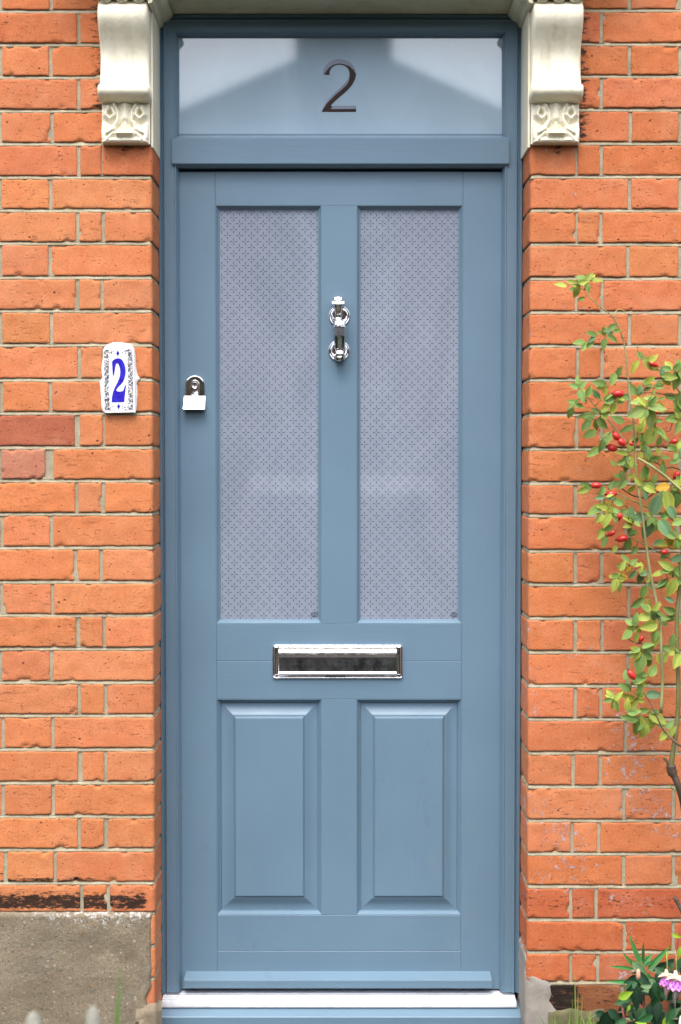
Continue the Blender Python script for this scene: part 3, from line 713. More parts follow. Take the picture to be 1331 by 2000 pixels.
# ------------------------------------------------------------------ tile with the house number
T = empty('house_number_tile', (X(234), -.004, Z(745))); tag(T, 'white glazed tile with a blue number 2, set in white filler on the brick', 'number tile')
mm = MB(); pts = []
oc = [(203, 684), (203, 697), (199, 720), (201, 738), (196, 746), (198, 770), (199, 795), (203, 806), (262, 807), (268, 801), (270, 770), (269, 748), (275, 740), (270, 733), (267, 715), (266, 690), (264, 682), (258, 672), (240, 669), (222, 669), (212, 673), (206, 678)]
oc2 = []
for i in range(len(oc)):
    a, b = oc[i], oc[(i + 1) % len(oc)]
    for k in range(4):
        t = k / 4; x_, z_ = a[0] + (b[0] - a[0]) * t, a[1] + (b[1] - a[1]) * t
        oc2.append((x_ + .5 * noise.noise((x_ * .3, z_ * .3, 0)), z_ + .5 * noise.noise((x_ * .3, z_ * .3, 7))))
cc = (234, 740)
mm.loops([[(X(cc[0] + (a - cc[0]) * k), y, Z(cc[1] + (b - cc[1]) * k)) for a, b in oc2][::1] for k, y in ((1.0, .006), (1.0, -.0005), (.975, -.003), (.93, -.0042))], True, False, True)
mm.build('filler', ROUGHWHITE, T)
YT2 = -.0125
q = [(203.5, 683.5), (262.5, 681), (265.5, 806), (205, 807)]
def sc4(k): c0 = (234, 744); return [(c0[0] + (a - c0[0]) * (1 - k / 30), c0[1] + (b - c0[1]) * (1 - k / 62)) for a, b in q]
mm = MB(); mm.loops([[P(a, b, y) for a, b in sc4(k)][::-1] for k, y in ((0, -.003), (0, YT2 + .0015), (.9, YT2), (1.6, YT2))], True, False)
mm.build('tile', WHITE, T)
z2 = [(435, 630), (452, 603), (475, 582), (520, 560), (570, 550), (610, 558), (645, 580), (680, 620), (708, 680), (726, 760), (732, 830), (726, 905), (706, 990), (670, 1070), (620, 1130), (560, 1188), (525, 1240), (532, 1258), (560, 1270), (600, 1275), (645, 1272), (676, 1258), (690, 1235), (703, 1195), (722, 1140), (742, 1135), (720, 1320), (700, 1502), (430, 1506), (434, 1400), (456, 1290), (500, 1180), (550, 1085), (586, 1005), (608, 930), (616, 850), (608, 770), (590, 708), (568, 672), (548, 660), (525, 675), (505, 750), (490, 850), (476, 928), (456, 932), (445, 800)]
mm = MB(); BL = Mat('cobalt_glaze'); BL.set(col=BL.mix(BL.ramp(BL.noise(60, 3), [(.3, 0), (.7, 1)]), (.03, .008, .30), (.035, .04, .55)), rough=.15)
mm.poly(zp(z2, 11.11, 180, 650, YT2), YT2 - .0005, YT2 + .0002)
for (a, b) in ((563, 445), (580, 1598)):
    mm.poly(zp([(a, b - 68), (a + 22, b - 20), (a + 34, b), (a + 20, b + 25), (a, b + 66), (a - 20, b + 25), (a - 36, b), (a - 22, b - 20)], 11.11, 180, 650, YT2), YT2 - .0005, YT2 + .0002)
mm.build('numeral', BL.m, T)
mm = MB(); rnd = random.Random(4)
cols = [(.04, .05, .3), (.05, .06, .25), (.02, .03, .12), (.03, .05, .1),  (.07, .16, .12), (.06, .14, .16), (.5, .1, .12), (.5, .4, .1), (.15, .2, .35), (.06, .07, .1)]
for k in range(1500):
    e = rnd.random()
    if e < .42: a, b = rnd.uniform(272, 372), rnd.uniform(360, 1680)
    elif e < .84: a, b = rnd.uniform(785, 888), rnd.uniform(360, 1680)
    elif e < .92: a, b = rnd.uniform(380, 780), rnd.uniform(355, 460)
    else: a, b = rnd.uniform(380, 790), rnd.uniform(1585, 1685)
    if 380 < a < 780 and (480 < a < 650 or rnd.random() < .4): continue
    if abs(math.sin(b * .027 + (a > 500) * 1.2 + (a - 320) * .02)) < .25: continue
    a += (b - 1000) * .012; s_ = rnd.uniform(9, 19); an = rnd.uniform(0, 3.14); w_ = s_ * rnd.uniform(.3, .6)
    co, si = math.cos(an), math.sin(an)
    mm.poly(zp([(a + co * s_, b + si * s_), (a - si * w_, b + co * w_), (a - co * s_, b - si * s_), (a + si * w_, b - co * w_)], 11.11, 180, 650, YT2), YT2 - .0003, YT2 + .0001, col=rnd.choice(cols))
mm.build('floral_border', m_tint('border_glaze', .2), T)

# ------------------------------------------------------------------ rose
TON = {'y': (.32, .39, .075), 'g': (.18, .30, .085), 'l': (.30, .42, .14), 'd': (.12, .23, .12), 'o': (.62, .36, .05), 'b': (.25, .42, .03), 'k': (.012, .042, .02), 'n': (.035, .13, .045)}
mbg = None
def leaf(mb, base, d, length, width, col, rnd, nrm=None, seg=6, shape=.42, droop=.15, fold=.25, pw=.85):
    d = Vector(d).normalized(); nrm = Vector(nrm or (rnd.uniform(-.5, .5), -1, rnd.uniform(-.2, .9))); nrm = (nrm - d * nrm.dot(d)).normalized(); sd = d.cross(nrm)
    rows = []
    for i in range(seg + 1):
        t = i / seg; wv = width / 2 * (1 + (.10 if i % 2 and seg == 8 else 0)) * (math.sin(math.pi * min(1, t ** (.75 if shape < .5 else 1))) ** pw + .02)
        c = Vector(base) + d * length * t - nrm * droop * length * t * t
        rows.append([c - sd * wv + nrm * wv * fold, c - sd * wv * .5 + nrm * wv * fold * .35, c, c + sd * wv * .5 + nrm * wv * fold * .35, c + sd * wv + nrm * wv * fold])
    q = rnd.uniform(.8, 1.2); cl = []; yl = rnd.random() ** 1.5 if col[1] > .15 and mb is not mbg else 0
    for r_ in rows:
        for j in range(5): e = 1.18 if j == 2 else (1.08 if j in (0, 4) else .96); ye = yl if j in (0, 4) or len(cl) < 5 or len(cl) > len(rows) * 5 - 8 else 0; cl.append((col[0] * q * e * (1 + .7 * ye), col[1] * q * e * (1 + .25 * ye), col[2] * q * e * (1 - .3 * ye)))
    mb.grid(rows, col=cl)
rose = empty('rose_bush', (X(1345, -.15), -.15, 0)); tag(rose, 'climbing rose with yellow green leaves and red hips, growing up the right hand wall', 'rose bush')
stems = [
 ([(1291, 1392), (1295, 1335), (1292, 1275), (1291, 1225), (1283, 1175), (1271, 1125), (1262, 1062), (1251, 975), (1243, 925), (1240, 850), (1235, 800), (1228, 750), (1222, 680), (1211, 642), (1198, 617), (1176, 602), (1151, 580), (1146, 567)], .0036, .0009, -.13, (.24, .24, .10)),
 ([(1352, 1990), (1350, 1800), (1345, 1640), (1334, 1560), (1322, 1525), (1312, 1506), (1311, 1494)], .0078, .0068, -.12, (.07, .045, .032)),
 ([(1311, 1500), (1314, 1470), (1319, 1445), (1324, 1400), (1326, 1350), (1323, 1275), (1322, 1200), (1328, 1150), (1336, 1050), (1340, 900), (1338, 700)], .0058, .0035, -.12, (.15, .14, .05)),
 ([(1334, 1030), (1308, 1010), (1280, 998), (1253, 986), (1220, 970), (1200, 962)], .0022, .001, -.10, (.2, .24, .08)),
 ([(1340, 965), (1331, 957), (1300, 930), (1270, 908), (1246, 895)], .003, .0026, -.15, (.3, .3, .12)),
 ([(1336, 1104), (1308, 1091), (1280, 1074), (1234, 1051)], .0018, .0012, -.11, (.16, .2, .06)),
 ([(1237, 880), (1222, 862), (1206, 842), (1176, 807), (1151, 780), (1141, 770)], .0019, .001, -.12, (.3, .3, .12)),
 ([(1340, 766), (1313, 772), (1296, 770), (1276, 766), (1260, 767), (1246, 773)], .0015, .001, -.09, (.25, .1, .05)),
 ([(1338, 775), (1324, 762), (1309, 740), (1297, 732), (1288, 723), (1261, 708), (1247, 690), (1244, 672)], .0014, .0008, -.09, (.16, .14, .05)),
 ([(1211, 952), (1226, 962), (1240, 970), (1252, 971), (1265, 974), (1278, 962), (1290, 960)], .0014, .0016, -.06, (.09, .06, .03)),
 ([(1340, 1462), (1322, 1452), (1311, 1442), (1293, 1422), (1276, 1382), (1256, 1350)], .0030, .0010, -.14, (.13, .07, .05)),
 ([(1228, 1249), (1244, 1257), (1268, 1258), (1295, 1262), (1320, 1260)], .0010, .0012, -.1, (.1, .05, .03)),
 ([(1324, 790), (1318, 815), (1312, 830), (1309, 842)], .001, .0007, -.05, (.06, .03, .02)),
 ([(1336, 920), (1315, 912), (1300, 915), (1280, 902), (1250, 900)], .0016, .001, -.05, (.06, .04, .025)),
 ([(1313, 1502), (1306, 1490), (1297, 1480)], .0035, .003, -.12, (.1, .06, .04)),
 ([(1342, 1800), (1331, 1776), (1318, 1752)], .0045, .004, -.12, (.07, .05, .04)),
 ([(1325, 1545), (1315, 1540), (1307, 1533)], .002, .0013, -.12, (.2, .24, .06)),
 ([(1200, 618), (1202, 608), (1210, 603), (1224, 609)], .0008, .0006, -.12, (.45, .4, .12)),
]
nodes = []
for pts, r0, r1, Y, col in stems:
    mb = MB(); pp = []
    dense = []
    for i in range(len(pts) - 1):
        for k in range(4): t = k / 4; dense.append((pts[i][0] + (pts[i + 1][0] - pts[i][0]) * t, pts[i][1] + (pts[i + 1][1] - pts[i][1]) * t))
    dense.append(pts[-1])
    # smooth
    for _ in range(2): dense = [dense[0]] + [tuple((dense[i - 1][j] + 2 * dense[i][j] + dense[i + 1][j]) / 4 for j in (0, 1)) for i in range(1, len(dense) - 1)] + [dense[-1]]
    for i, (a, b) in enumerate(dense):
        y = Y + .012 * noise.noise((a * .02, b * .02, Y * 30)); v = P(a, b, y); pp.append(v); nodes.append((a, b, y))
    rd = [r0 + (r1 - r0) * i / (len(pp) - 1) for i in range(len(pp))]
    if r0 > .006: rd = [r * (1.5 if 1490 < dense[i][1] < 1512 else 1) for i, r in enumerate(rd)]
    mb.tube(pp, rd, 8, col)
    if r0 >= .003:                                     # thorns
        rr = random.Random(int(r0 * 1e5))
        for k in range(2, len(pp) - 2, 3):
            a = rr.choice((-1, 1)); mb.tube([pp[k] + Vector((a * rd[k] * .7, 0, 0)), pp[k] + Vector((a * (rd[k] + .0045), -.001, -.002))], [.0013, .0002], 5, (.3, .14, .08))
    mb.build('stem', STEM, rose)
LV = """1096,557,170,24,y 1118,552,160,20,y 1126,560,150,18,y 1151,541,50,20,y 1163,546,5,26,y 1141,547,120,14,y 1136,584,200,14,g 1148,564,20,14,y 1156,652,165,22,g 1143,677,240,20,g 1153,672,40,18,g
1180,671,260,22,g 1197,661,-20,24,g 1186,642,80,10,g 1205,646,10,14,g 1173,650,170,12,g 1241,715,230,28,y 1251,695,120,18,g 1273,710,-25,40,y 1276,700,40,20,y 1208,727,60,22,g 1198,740,250,24,g
1173,750,165,26,g 1176,757,200,20,y 1123,754,160,20,g 1137,752,40,20,g 1150,765,60,22,g 1141,765,130,16,y 1116,785,175,16,g 1115,805,255,22,g 1132,791,-20,14,g 1141,781,-10,14,g 1168,772,120,22,g
1191,780,15,26,g 1183,795,225,20,y 1197,797,255,26,y 1148,812,170,32,g 1146,830,230,26,g 1153,847,205,26,g 1165,830,280,22,g 1176,827,-50,26,g 1163,802,140,18,g 1182,811,10,18,g 1238,762,130,26,g
1251,762,80,22,g 1221,777,210,20,g 1245,786,185,27,l 1271,780,170,28,l 1246,805,200,35,l 1283,797,-5,38,l 1271,817,275,42,l 1208,820,160,26,g 1253,835,60,26,y 1271,850,70,38,y 1226,837,200,26,g
1186,855,235,28,g 1176,870,260,24,g 1161,882,215,30,g 1291,845,-35,30,y 1288,822,0,16,g 1288,862,250,18,g 1256,870,70,20,y 1315,875,-20,24,g 1331,868,60,30,g 1323,717,40,20,g 1303,732,20,24,g
1321,745,265,30,g 1331,735,300,20,g 1286,754,15,20,g 1303,745,-25,24,y 1311,775,150,22,g 1329,785,80,40,g 1329,808,270,26,g 1216,885,170,24,y 1226,895,280,22,y 1213,903,200,18,g 1223,912,270,22,g
1266,890,150,22,y 1276,897,20,24,y 1295,918,270,24,g 1300,893,10,20,g 1261,922,275,26,g 1278,937,80,20,g 1208,930,150,18,g 1216,928,100,20,g 1233,930,30,16,y 1268,955,-20,24,y 1296,952,180,28,o
1305,980,275,42,y 1281,985,70,44,d 1323,975,270,30,d 1146,950,165,22,g 1141,957,200,24,y 1196,947,60,22,g 1176,960,240,20,g 1172,972,180,18,d 1191,972,180,16,d 1165,995,210,34,g 1183,990,170,30,y
1208,980,150,24,g 1171,1012,230,20,y 1186,1015,245,30,y 1173,1042,240,24,y 1181,1057,255,22,g 1188,1032,200,20,g 1233,1015,160,26,y 1253,1010,20,34,d 1268,1032,250,44,d 1298,1032,-60,40,d
1226,1027,190,18,y 1236,1042,20,20,g 1316,1062,-30,34,o 1296,1065,180,22,o 1201,1072,240,16,y 1226,1062,80,24,g 1216,1105,60,24,y 1238,1098,50,18,g 1228,1110,250,16,o 1208,1127,170,30,y
1201,1142,250,26,y 1236,1122,230,20,d 1251,1128,260,26,d 1258,1120,20,18,d 1221,1127,-20,14,o 1286,1120,190,24,y 1303,1105,150,30,y 1321,1115,60,28,g 1323,1090,30,26,d 1296,1140,230,26,g
1313,1147,240,36,y 1326,1135,20,24,y 1258,1155,255,26,g 1246,1177,215,30,g 1263,1187,140,22,y 1283,1185,60,20,y 1308,1172,150,20,d 1258,1205,185,25,y 1268,1222,190,34,y 1281,1245,265,34,y
1291,1205,10,28,g 1296,1215,-20,22,g 1308,1192,160,24,g 1313,1207,220,22,g 1326,1210,-20,24,g 1241,1212,85,24,g 1236,1227,200,26,y 1226,1240,220,24,g 1243,1245,260,20,y 1313,1252,80,26,g
1301,1266,170,18,g 1312,1273,190,24,y 1323,1290,240,30,y 1241,1270,200,20,g 1256,1277,160,30,g 1251,1295,255,38,g 1268,1270,20,26,g 1276,1310,55,26,g 1288,1287,110,22,y 1248,1325,30,32,g
1258,1335,-30,16,y 1223,1320,100,20,g 1221,1342,150,26,g 1248,1347,85,24,g 1193,1357,130,22,y 1208,1360,60,22,y 1201,1372,250,22,y 1228,1362,165,28,y 1238,1375,230,28,y 1276,1356,5,28,d
1238,1390,10,26,g 1258,1387,10,20,g 1231,1402,165,32,g 1246,1420,260,36,g 1258,1410,120,26,y 1273,1410,240,36,y 1283,1402,-30,38,y 1261,1427,260,28,y 1291,1417,160,16,g 1308,1415,45,22,g
1298,1437,230,24,y 1311,1430,50,26,y 1306,1437,265,18,y 1229,905,40,20,g 1199,905,130,16,g 1190,1000,250,26,y 1205,1000,120,20,g 1218,1000,200,22,g 1243,935,100,18,y 1255,950,260,18,g 1320,900,200,22,g
1330,940,120,24,g 1312,1000,300,26,d 1325,1020,200,24,g 1310,1045,150,24,g 1286,1060,200,20,d 1240,1075,240,18,g 1323,835,250,26,g 1311,815,200,20,g 1262,745,40,16,g 1300,1085,30,24,g 1322,1060,80,22,g"""
rnd = random.Random(7); fol = MB(); tw = MB(); items = []
for tok in LV.split():
    a, b, an, L, t = tok.split(','); a, b, an, L = float(a), float(b), R(float(an)), float(L)
    y = -.12 - .055 * noise.noise((a * .018, b * .018, 1.7)) - (.06 if t == 'l' else 0) + rnd.uniform(-.02, .02)
    items.append([a, b, an, L, t, y])
todo = list(range(len(items))); conn = [(a, b, y) for a, b, y in nodes]
def bpt(it): return (it[0] - math.cos(it[2]) * it[3] * .5, it[1] + math.sin(it[2]) * it[3] * .5)
best = {}
for i in todo:
    bx, bz = bpt(items[i]); j = min(range(len(conn)), key=lambda k: math.hypot(conn[k][0] - bx, conn[k][1] - bz)); best[i] = (math.hypot(conn[j][0] - bx, conn[j][1] - bz), j)
while todo:
    i = min(todo, key=lambda k: best[k][0]); todo.remove(i); bx, bz = bpt(items[i]); it = items[i]
    c = conn[best[i][1]]; it[5] = c[2] + max(-.035, min(.035, it[5] - c[2]))
    p0, p1 = P(c[0], c[1], c[2]), P(bx, bz, it[5]); mid = (p0 + p1) / 2 + Vector((0, -.002, .10 * (p1 - p0).length))
    if (p1 - p0).length > .002: tw.tube([p0, mid, p1], [.0009, .0008, .0006], 5, rnd.choice([(.3, .3, .1), (.33, .2, .1), (.22, .28, .08)]))
    conn.append((bx, bz, it[5])); nj = len(conn) - 1
    for k in todo:
        qx, qz = bpt(items[k]); d = math.hypot(qx - bx, qz - bz)
        if d < best[k][0]: best[k] = (d, nj)
    L = it[3] * S * 1.12 * (D0 + it[5]) / D0
    leaf(fol, p1, (math.cos(it[2]), rnd.uniform(-.35, .35), math.sin(it[2])), L, L * rnd.uniform(.44, .60), TON[it[4]], rnd, seg=8, droop=rnd.uniform(0, .35), fold=rnd.uniform(.1, .5))
for k in range(330):
    c = conn[rnd.randrange(len(nodes) + 30, len(conn))]
    if c[0] < 1225 and rnd.random() < .75: continue
    an = rnd.uniform(0, 6.28); L = rnd.uniform(15, 27); a, b = c[0] + math.cos(an) * L * .6, c[1] - math.sin(an) * L * .6; y = c[2] + rnd.uniform(-.02, .04)
    t = rnd.choice('ggggyyyd' if b < 1330 else 'ygy'); p0 = P(c[0], c[1], c[2]); L2 = L * S
    p1 = p0 + Vector((math.cos(an) * .004, 0, math.sin(an) * .004)); tw.tube([p0, p1], [.0006, .0005], 4, (.3, .3, .1))
    leaf(fol, p1, (math.cos(an), rnd.uniform(-.6, .6), math.sin(an)), L2, L2 * rnd.uniform(.42, .6), TON[t], rnd, droop=rnd.uniform(0, .4), fold=rnd.uniform(.1, .5))
b0 = len(fol.v); fol.v += tw.v; fol.c += tw.c; fol.k += tw.k; fol.smooth += tw.smooth; fol.f += [[b0 + i for i in f] for f in tw.f]
fol.build('foliage', LEAF, rose)
HIP = Mat('rose_hip'); HIP.set(col=HIP.mix(HIP.noise(60, 2), (.42, .012, .015), (.62, .035, .02)), rough=.22)
hipc = m_plain('hip_calyx', (.05, .025, .015), .7)
for (a, b, an, L, w_) in ((1208, 769, 0, 21, 15), (1204, 852, -60, 17, 13), (1215, 864, -45, 18, 13), (1196, 875, -18, 19, 14), (1277, 712, -20, 18, 10), (1165, 948, 0, 20, 12), (1195, 965, 4, 21, 13),
                          (1211, 1008, 80, 13, 11), (1195, 1042, 30, 17, 9), (1216, 1052, 12, 22, 13), (1299, 1078, -5, 15, 10), (1322, 928, 55, 17, 13), (1318, 862, 15, 13, 9), (1233, 867, -20, 10, 7),
                          (1253, 1248, 60, 13, 9), (1234, 1318, -55, 21, 13), (1283, 806, 0, 8, 8)):
    j = min(range(len(conn)), key=lambda k: math.hypot(conn[k][0] - a, conn[k][1] - b)); y = conn[j][2] - .018
    c = P(a, b, y); an = R(an); d = Vector((math.cos(an), -.15, math.sin(an))).normalized(); l_ = L * S; r_ = w_ * S / 2
    mb = MB(); mb.tube([c + d * l_ * (t - .5) for t in (0, .04, .12, .25, .42, .6, .78, .9, .97, 1)], [r_ * k for k in (.25, .5, .74, .93, 1, .98, .84, .6, .36, .12)], 14)
    h_ = mb.build('hip', HIP.m, rose)
    mb = MB(); q0 = c - d * l_ * .5; mb.tube([q0 + d * .0015, q0 - d * .0015], [r_ * .42, r_ * .3], 8)
    for k in range(4): e = Vector((math.sin(k * 1.6), -.3, math.cos(k * 1.6))) * .003; mb.tube([q0, q0 - d * .004 + e], [.0008, .0002], 4)
    mb.build('calyx', hipc, h_)
    p1 = P(*conn[j]); mb = MB(); mb.tube([c + d * l_ * .5, c + d * (l_ * .5 + .006) + Vector((0, .004, 0)), p1], [.0008, .0007, .0007], 5, (.3, .22, .1)); mb.build('stalk', STEM, h_)

# ------------------------------------------------------------------ fuchsia, narrow leaved plant, grass (bottom right)
fu = empty('fuchsia', (X(1300, -.2), -.2, 0)); tag(fu, 'dark leaved fuchsia with drooping purple and cream flowers, at the foot of the right wall', 'fuchsia')
rnd = random.Random(21); fl_ = MB(); st_ = MB()
def dark_leaf(a, b, an, L, t, Y): 
    L *= .88; k = (D0 + Y) / D0; v = P(a, b, Y); an = R(an); d = Vector((math.cos(an), rnd.uniform(-.5, .1), math.sin(an)))
    leaf(fl_, v - d.normalized() * L * S * .5 * k, d, L * S * k, L * S * k * rnd.uniform(.40, .54), TON[t], rnd, seg=7, droop=.25, pw=1.15)
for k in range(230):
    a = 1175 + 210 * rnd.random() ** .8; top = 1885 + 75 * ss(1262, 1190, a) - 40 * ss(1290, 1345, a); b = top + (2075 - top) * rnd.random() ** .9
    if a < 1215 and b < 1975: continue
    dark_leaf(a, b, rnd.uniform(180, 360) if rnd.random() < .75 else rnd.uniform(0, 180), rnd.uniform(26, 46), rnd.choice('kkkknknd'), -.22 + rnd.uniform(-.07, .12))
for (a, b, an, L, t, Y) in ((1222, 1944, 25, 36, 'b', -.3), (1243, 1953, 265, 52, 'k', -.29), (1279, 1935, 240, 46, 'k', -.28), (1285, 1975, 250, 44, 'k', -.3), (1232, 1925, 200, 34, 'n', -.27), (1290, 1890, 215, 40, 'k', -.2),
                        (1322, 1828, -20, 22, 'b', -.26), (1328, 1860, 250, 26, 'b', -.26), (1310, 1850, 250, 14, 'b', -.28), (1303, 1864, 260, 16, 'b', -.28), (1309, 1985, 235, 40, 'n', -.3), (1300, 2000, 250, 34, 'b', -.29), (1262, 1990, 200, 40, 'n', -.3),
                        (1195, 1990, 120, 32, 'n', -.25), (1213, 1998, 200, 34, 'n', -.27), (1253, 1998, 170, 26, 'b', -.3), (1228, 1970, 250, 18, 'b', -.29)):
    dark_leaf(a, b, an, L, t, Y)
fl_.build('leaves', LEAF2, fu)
for pts in (((1300, 2060), (1305, 1960), (1318, 1880), (1326, 1830), (1340, 1800)), ((1270, 2060), (1262, 1990), (1240, 1940)), ((1320, 2060), (1330, 1980), (1345, 1880), (1350, 1820)), ((1287, 1930), (1300, 1925), (1308, 1922)), ((1235, 2060), (1222, 2010), (1215, 1960))):
    st_.tube([P(a, b, -.2) for a, b in pts], [.0028, .0025, .002, .0015, .001][:len(pts)], 6, (.25, .06, .05))
st_.build('stem', STEM, fu)
PET = m_tint('petal', .5, 60)
def flower(a, b, Y, s_):
    o = P(a, b, Y); sep = MB(); pet = MB(); sta = MB(); cr = (.82, .62, .52)
    sta.tube([o + Vector((0, 0, .045)) * s_, o + Vector((.001, -.002, .02)), o + Vector((0, 0, .008))], [.0007, .0008, .002], 6, (.35, .4, .08))
    sep.tube([o + Vector((0, 0, .012)) * s_, o + Vector((0, 0, .004)) * s_, o - Vector((0, 0, .004)) * s_], [.002 * s_, .0042 * s_, .006 * s_], 12, cr)
    for k in range(4):
        an = k * math.pi / 2 + .4; d = Vector((math.cos(an), math.sin(an), .0))
        leaf(sep, o - Vector((0, 0, .002)), d + Vector((0, 0, .55)), .017 * s_, .010 * s_, cr, rnd, nrm=(0, 0, 1), droop=.5)
    for k in range(9):
        an = k * 2 * math.pi / 9; d = Vector((math.cos(an) * .75, math.sin(an) * .75, -1)); t = rnd.random()
        leaf(pet, o - Vector((0, 0, .003)), d, .021 * s_, .015 * s_, (.42 + .2 * t, .10 + .16 * t, .62 + .1 * t), rnd, nrm=(math.cos(an), math.sin(an), .4), droop=-.12)
    for k in range(7):
        an = k * .9; sta.tube([o - Vector((0, 0, .012)), o + Vector((math.cos(an) * .005, math.sin(an) * .004, -.032 - .008 * (k % 3))) * s_], [.0006, .0004], 4, (.8, .6, .65))
    f = pet.build('flower', PET, fu); sep.build('sepals', PET, f); sta.build('stamens', PET, f)
flower(1302, 1905, -.31, 1.05); flower(1320, 1910, -.33, 1.25)
mb = MB(); o = P(1330, 1975, -.33)
for k in range(8): an = k * math.pi / 4; leaf(mb, o - Vector((-.006, 0, .006)), (math.cos(an) * .35, math.sin(an) * .35, -1), .024, .013, (.8, .76, .66), rnd, nrm=(math.cos(an), math.sin(an), .3), droop=-.1)
tag(mb.build('flower', PET, fu), 'cream white hanging flower')
mb = MB(); o = P(1247, 1900, -.3)
mb.tube([o + Vector((0, 0, .008)), o + Vector((0, 0, .004)), o - Vector((0, 0, .004)), o - Vector((0, 0, .010)), o - Vector((0, 0, .013))], [.0015, .0038, .0046, .0042, .0015], 10, (.7, .36, .26)); tag(mb.build('bud', PET, fu), 'peach coloured bud')
nl = empty('narrow_leaved_shrub', (X(1256, -.12), -.12, 0)); tag(nl, 'small shrub with long narrow green leaves fanned out against the bricks, above the fuchsia', 'shrub')
mb = MB(); sm = MB()
sm.tube([P(1262, 2050, -.14), P(1258, 1960, -.14), P(1254, 1900, -.14), P(1252, 1880, -.14)], [.0035, .003, .0026, .002], 7, (.16, .07, .05))
for (a, b, x1, z1, w_) in ((1250, 1885, 1229, 1824, 8), (1257, 1880, 1257, 1840, 5), (1240, 1890, 1216, 1860, 6), (1240, 1893, 1190, 1887, 6), (1262, 1918, 1183, 1917, 8), (1265, 1895, 1307, 1850, 9), (1256, 1886, 1275, 1862, 8),
                           (1254, 1884, 1247, 1862, 8), (1260, 1884, 1266, 1866, 8), (1262, 1900, 1278, 1922, 6), (1262, 1905, 1300, 1925, 5), (1248, 1895, 1232, 1902, 8), (1250, 1900, 1262, 1935, 6), (1258, 1888, 1290, 1870, 5), (1248, 1890, 1235, 1875, 6)):
    p0, p1 = P(a, b, -.14), P(x1, z1, -.14 + rnd.uniform(-.03, .02)); leaf(mb, p0, p1 - p0, (p1 - p0).length, w_ * S * 1.1, (.07, .26, .08) if w_ > 5 else (.05, .17, .06), rnd, seg=8, droop=.03, fold=.5)
mb.build('leaves', LEAF2, nl); sm.build('stem', STEM, nl)
# grass
mb = MB()
for k in range(75):
    a = rnd.uniform(1082, 1215); h_ = rnd.uniform(14, 48) + (60 if k in (3, 50) else 0); Y = rnd.uniform(-.13, -.02); p0 = P(a, 2038 + 0, Y); p0.z = 0
    lean = rnd.uniform(-.5, .5); dz = h_ * S + max(0, (P(a, 2012, Y).z - 0)) * rnd.uniform(.2, 1)
    leaf(mb, p0, (lean, rnd.uniform(-.3, .1), 1), dz, .0028, rnd.choice([(.14, .27, .05), (.2, .33, .07), (.09, .18, .04)]), rnd, seg=5, droop=rnd.uniform(0, .4), fold=.5)
for (x0, x1, z1) in ((1127, 1122, 1893), (1126, 1130, 1935), (1160, 1185, 1975)):
    p0 = P(x0, 2030, -.05); p0.z = .0; p1 = P(x1, z1, -.06); leaf(mb, p0, p1 - p0, (p1 - p0).length, .003, (.25, .38, .1), rnd, seg=6, droop=.02, fold=.5)
for (x0, pts) in ((1150, [(1150, 2030), (1152, 1990), (1168, 1980), (1190, 1984)]),): mb.tube([P(a, b, -.06) for a, b in pts], [.0012, .0014, .0012, .0004], 5, (.2, .36, .12))
tag(mb.build('grass', LEAF2), 'tuft of thin grass blades growing at the foot of the right wall', 'grass', kind='stuff')

# ------------------------------------------------------------------ stakes and a grass blade close to the lens, bottom left
stm = m_vary('weathered_wood', (.17, .165, .13), (.3, .3, .25), 40, .9, .002, 120)
for (a, b, lab, w_) in ((66, 1976, 'pale weathered stake top at the left edge below the concrete base', .030), (182, 1966, 'pale weathered stake top with a green blade of grass beside it', .026)):
    mb = MB(); o = P(a, b, -1.2)
    mb.tube([(o.x + .004 * noise.noise((i, a, 0)), o.y, z_) for i, z_ in enumerate((0.0, o.z - .06, o.z - .02, o.z - .006, o.z))], [w_ * .5 * k for k in (1.1, 1, .85, .6, .2)], 12)
    tag(mb.build('garden_stake', stm), lab, 'stake')
mb = MB(); p0 = P(190, 2060, -1.2); p0.z = 0; p1 = P(233, 1890, -1.2); leaf(mb, p0, p1 - p0, (p1 - p0).length, .016, (.13, .24, .06), rnd, seg=8, droop=.02)
tag(mb.build('grass_blade', LEAF2), 'single green blade of grass slanting up in front of the concrete base', 'grass blade')

# ------------------------------------------------------------------ across the street (seen in the glass and the chrome)
hz = empty('opposite_house', (0, -22, 0)); tag(hz, 'red brick house across the street, seen reflected in the fanlight glass', 'house')
OB = m_vary('far_brick', (.12, .06, .045), (.17, .09, .06), 3, .95, 0); SL = m_vary('slate', (.07, .075, .085), (.11, .115, .125), 4, .8, 0); 
mb = MB(); mb.box(-5.5, 5.5, -30, -22, 0, 5.7); mb.build('wall', OB, hz)
mb = MB(); mb.loops([[(-6, -21.6, 5.5), (6, -21.6, 5.5), (6, -30.3, 5.5), (-6, -30.3, 5.5)], [(-.8, -22.6, 8.0), (.9, -22.6, 8.0), (.9, -29, 8.0), (-.8, -29, 8.0)]], True, True); rf = mb.build('roof', SL, hz)
mb = MB(); mb.box(-.76, .87, -24, -22.7, 7.4, 10.2); mb.build('chimney', OB, rf)
wg = m_plain('window_glass', (.03, .035, .04), .05); wf = m_plain('window_white', (.75, .75, .72), .5)
for x_, z_ in ((-3.2, 1.0), (0.2, 1.0), (3.4, 1.0), (-3.2, 3.6), (0.2, 3.6), (3.4, 3.6)):
    mb = MB(); mb.box(x_ - .65, x_ + .65, -22.1, -21.96, z_, z_ + 1.5); fr = mb.build('window', wf, hz)
    mb = MB(); mb.box(x_ - .55, x_ - .04, -22, -21.94, z_ + .1, z_ + 1.4); mb.box(x_ + .04, x_ + .55, -22, -21.94, z_ + .1, z_ + 1.4); mb.build('pane', wg, fr)
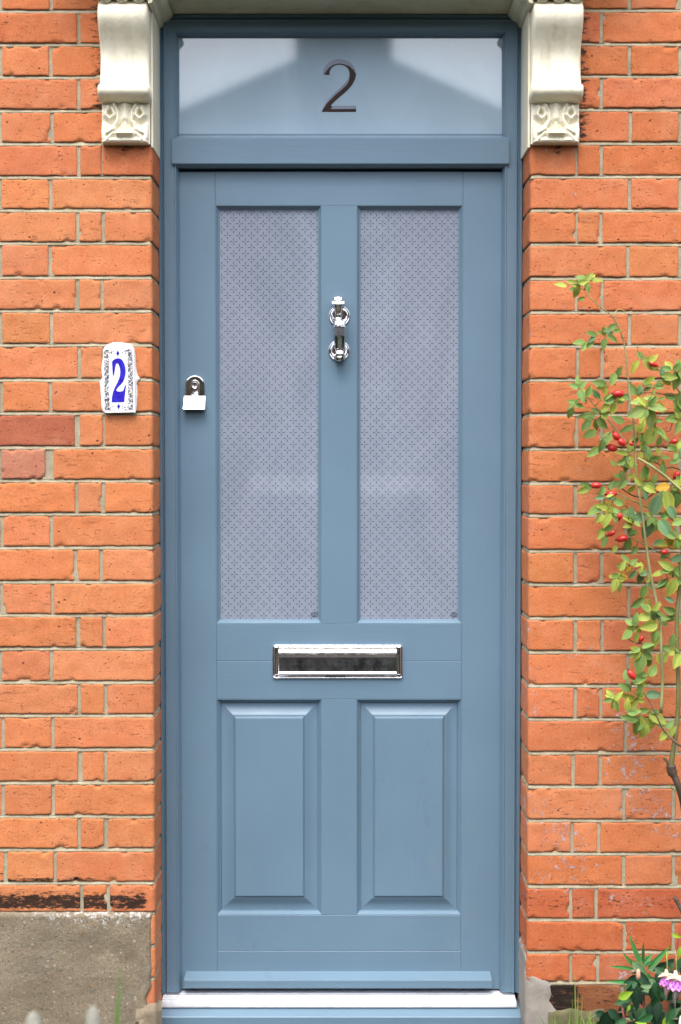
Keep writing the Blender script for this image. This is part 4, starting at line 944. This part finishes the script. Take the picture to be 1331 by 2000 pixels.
for sx, lab in ((-1, 'long terrace house across the street, left of the gabled one'), (1, 'long terrace house across the street, right of the gabled one')):
    th_ = empty('terrace_house', (sx * 18, -22, 0)); tag(th_, lab, 'house')
    mb = MB(); mb.box(sx * 6.5, sx * 34, -30, -21.5, 0, 6.0); mb.build('wall', OB, th_)
    mb = MB(); mb.extr_x([(-21.2, 5.9), (-25.5, 8.4), (-30.2, 5.9)], min(sx * 6.3, sx * 34), max(sx * 6.3, sx * 34)); mb.build('roof', SL, th_)
    for k in range(8):
        for z_ in (1.0, 3.7):
            a = sx * (8.2 + 3.3 * k); mb = MB(); mb.box(a - .6, a + .6, -21.6, -21.46, z_, z_ + 1.5); fr = mb.build('window', wf, th_)
            mb = MB(); mb.box(a - .5, a + .5, -21.5, -21.44, z_ + .1, z_ + 1.4); mb.build('pane', wg, fr)
HG = m_vary('hedge_green', (.012, .03, .01), (.03, .065, .02), 8, .9, 0)
rnd = random.Random(3)
for sx in (-1, 1):
    mb = MB()
    x0, x1 = (-4.5, -.5) if sx < 0 else (.5, 4.5)
    for k in range(1700):
        a, z_, y = rnd.uniform(x0, x1), rnd.uniform(0, 1.75), rnd.uniform(-5, -4.5); d = Vector((rnd.uniform(-1, 1), rnd.uniform(-1, 1), rnd.uniform(-1, 1)))
        leaf(mb, (a, y, z_), d, .11, .07, (1, 1, 1), rnd, nrm=(rnd.uniform(-1, 1), 1, rnd.uniform(-1, 1)), seg=2)
    mb.box(x0 + .05, x1 - .05, -4.9, -4.62, 0, 1.65)
    tag(mb.build('garden_hedge', HG), 'dark clipped hedge on the %s of the added gate, behind the camera' % ('left' if sx < 0 else 'right'), 'hedge')

gt = empty('added_dark_gate', (0, -4.7, 0)); tag(gt, 'added dark boarded gate between the two clipped hedges, a dark reflection for the letter plate flap', 'gate')  # gate added behind the camera so the letter flap mirrors something dark
gm = m_tint('gate_stain', .6, 12, .001)
for k in range(9):
    mb = MB(); mb.box(-.49 + k * .109, -.49 + k * .109 + .096, -4.72, -4.70, .05, 1.45, col=[(c_, c_ * .8, c_ * .7) for c_ in (.008, .02, .010, .045, .010, .016, .008, .03, .01)][k]); mb.build('board', gm, gt)
for z_ in (.3, 1.1): mb = MB(); mb.box(-.49, .49, -4.70, -4.67, z_, z_ + .1); mb.build('rail', gm, gt)
rnd = random.Random(31); mb = MB()  # unseen foliage added to darken the lower door and wall
for sx in (-1, 1):
    for k in range(4200):
        y = rnd.uniform(-2.9, -.5); zt = 1.28 - .3623 * (y + 3.4) - .085; a = sx * rnd.uniform(.27 + .12 * rnd.random(), 2.4); z_ = zt * rnd.random() ** .6
        d = Vector((rnd.uniform(-1, 1), rnd.uniform(-1, 1), rnd.uniform(-.7, .4)))
        leaf(mb, (a, y, z_), d, .09, .05, rnd.choice([(.03, .08, .02), (.05, .1, .03), (.02, .05, .015)]), rnd, seg=2)
tag(mb.build('added_shade_planting', LEAF2), 'added dark planting either side of the path, unseen below the view, shading the foot of the door', 'planting', kind='stuff')
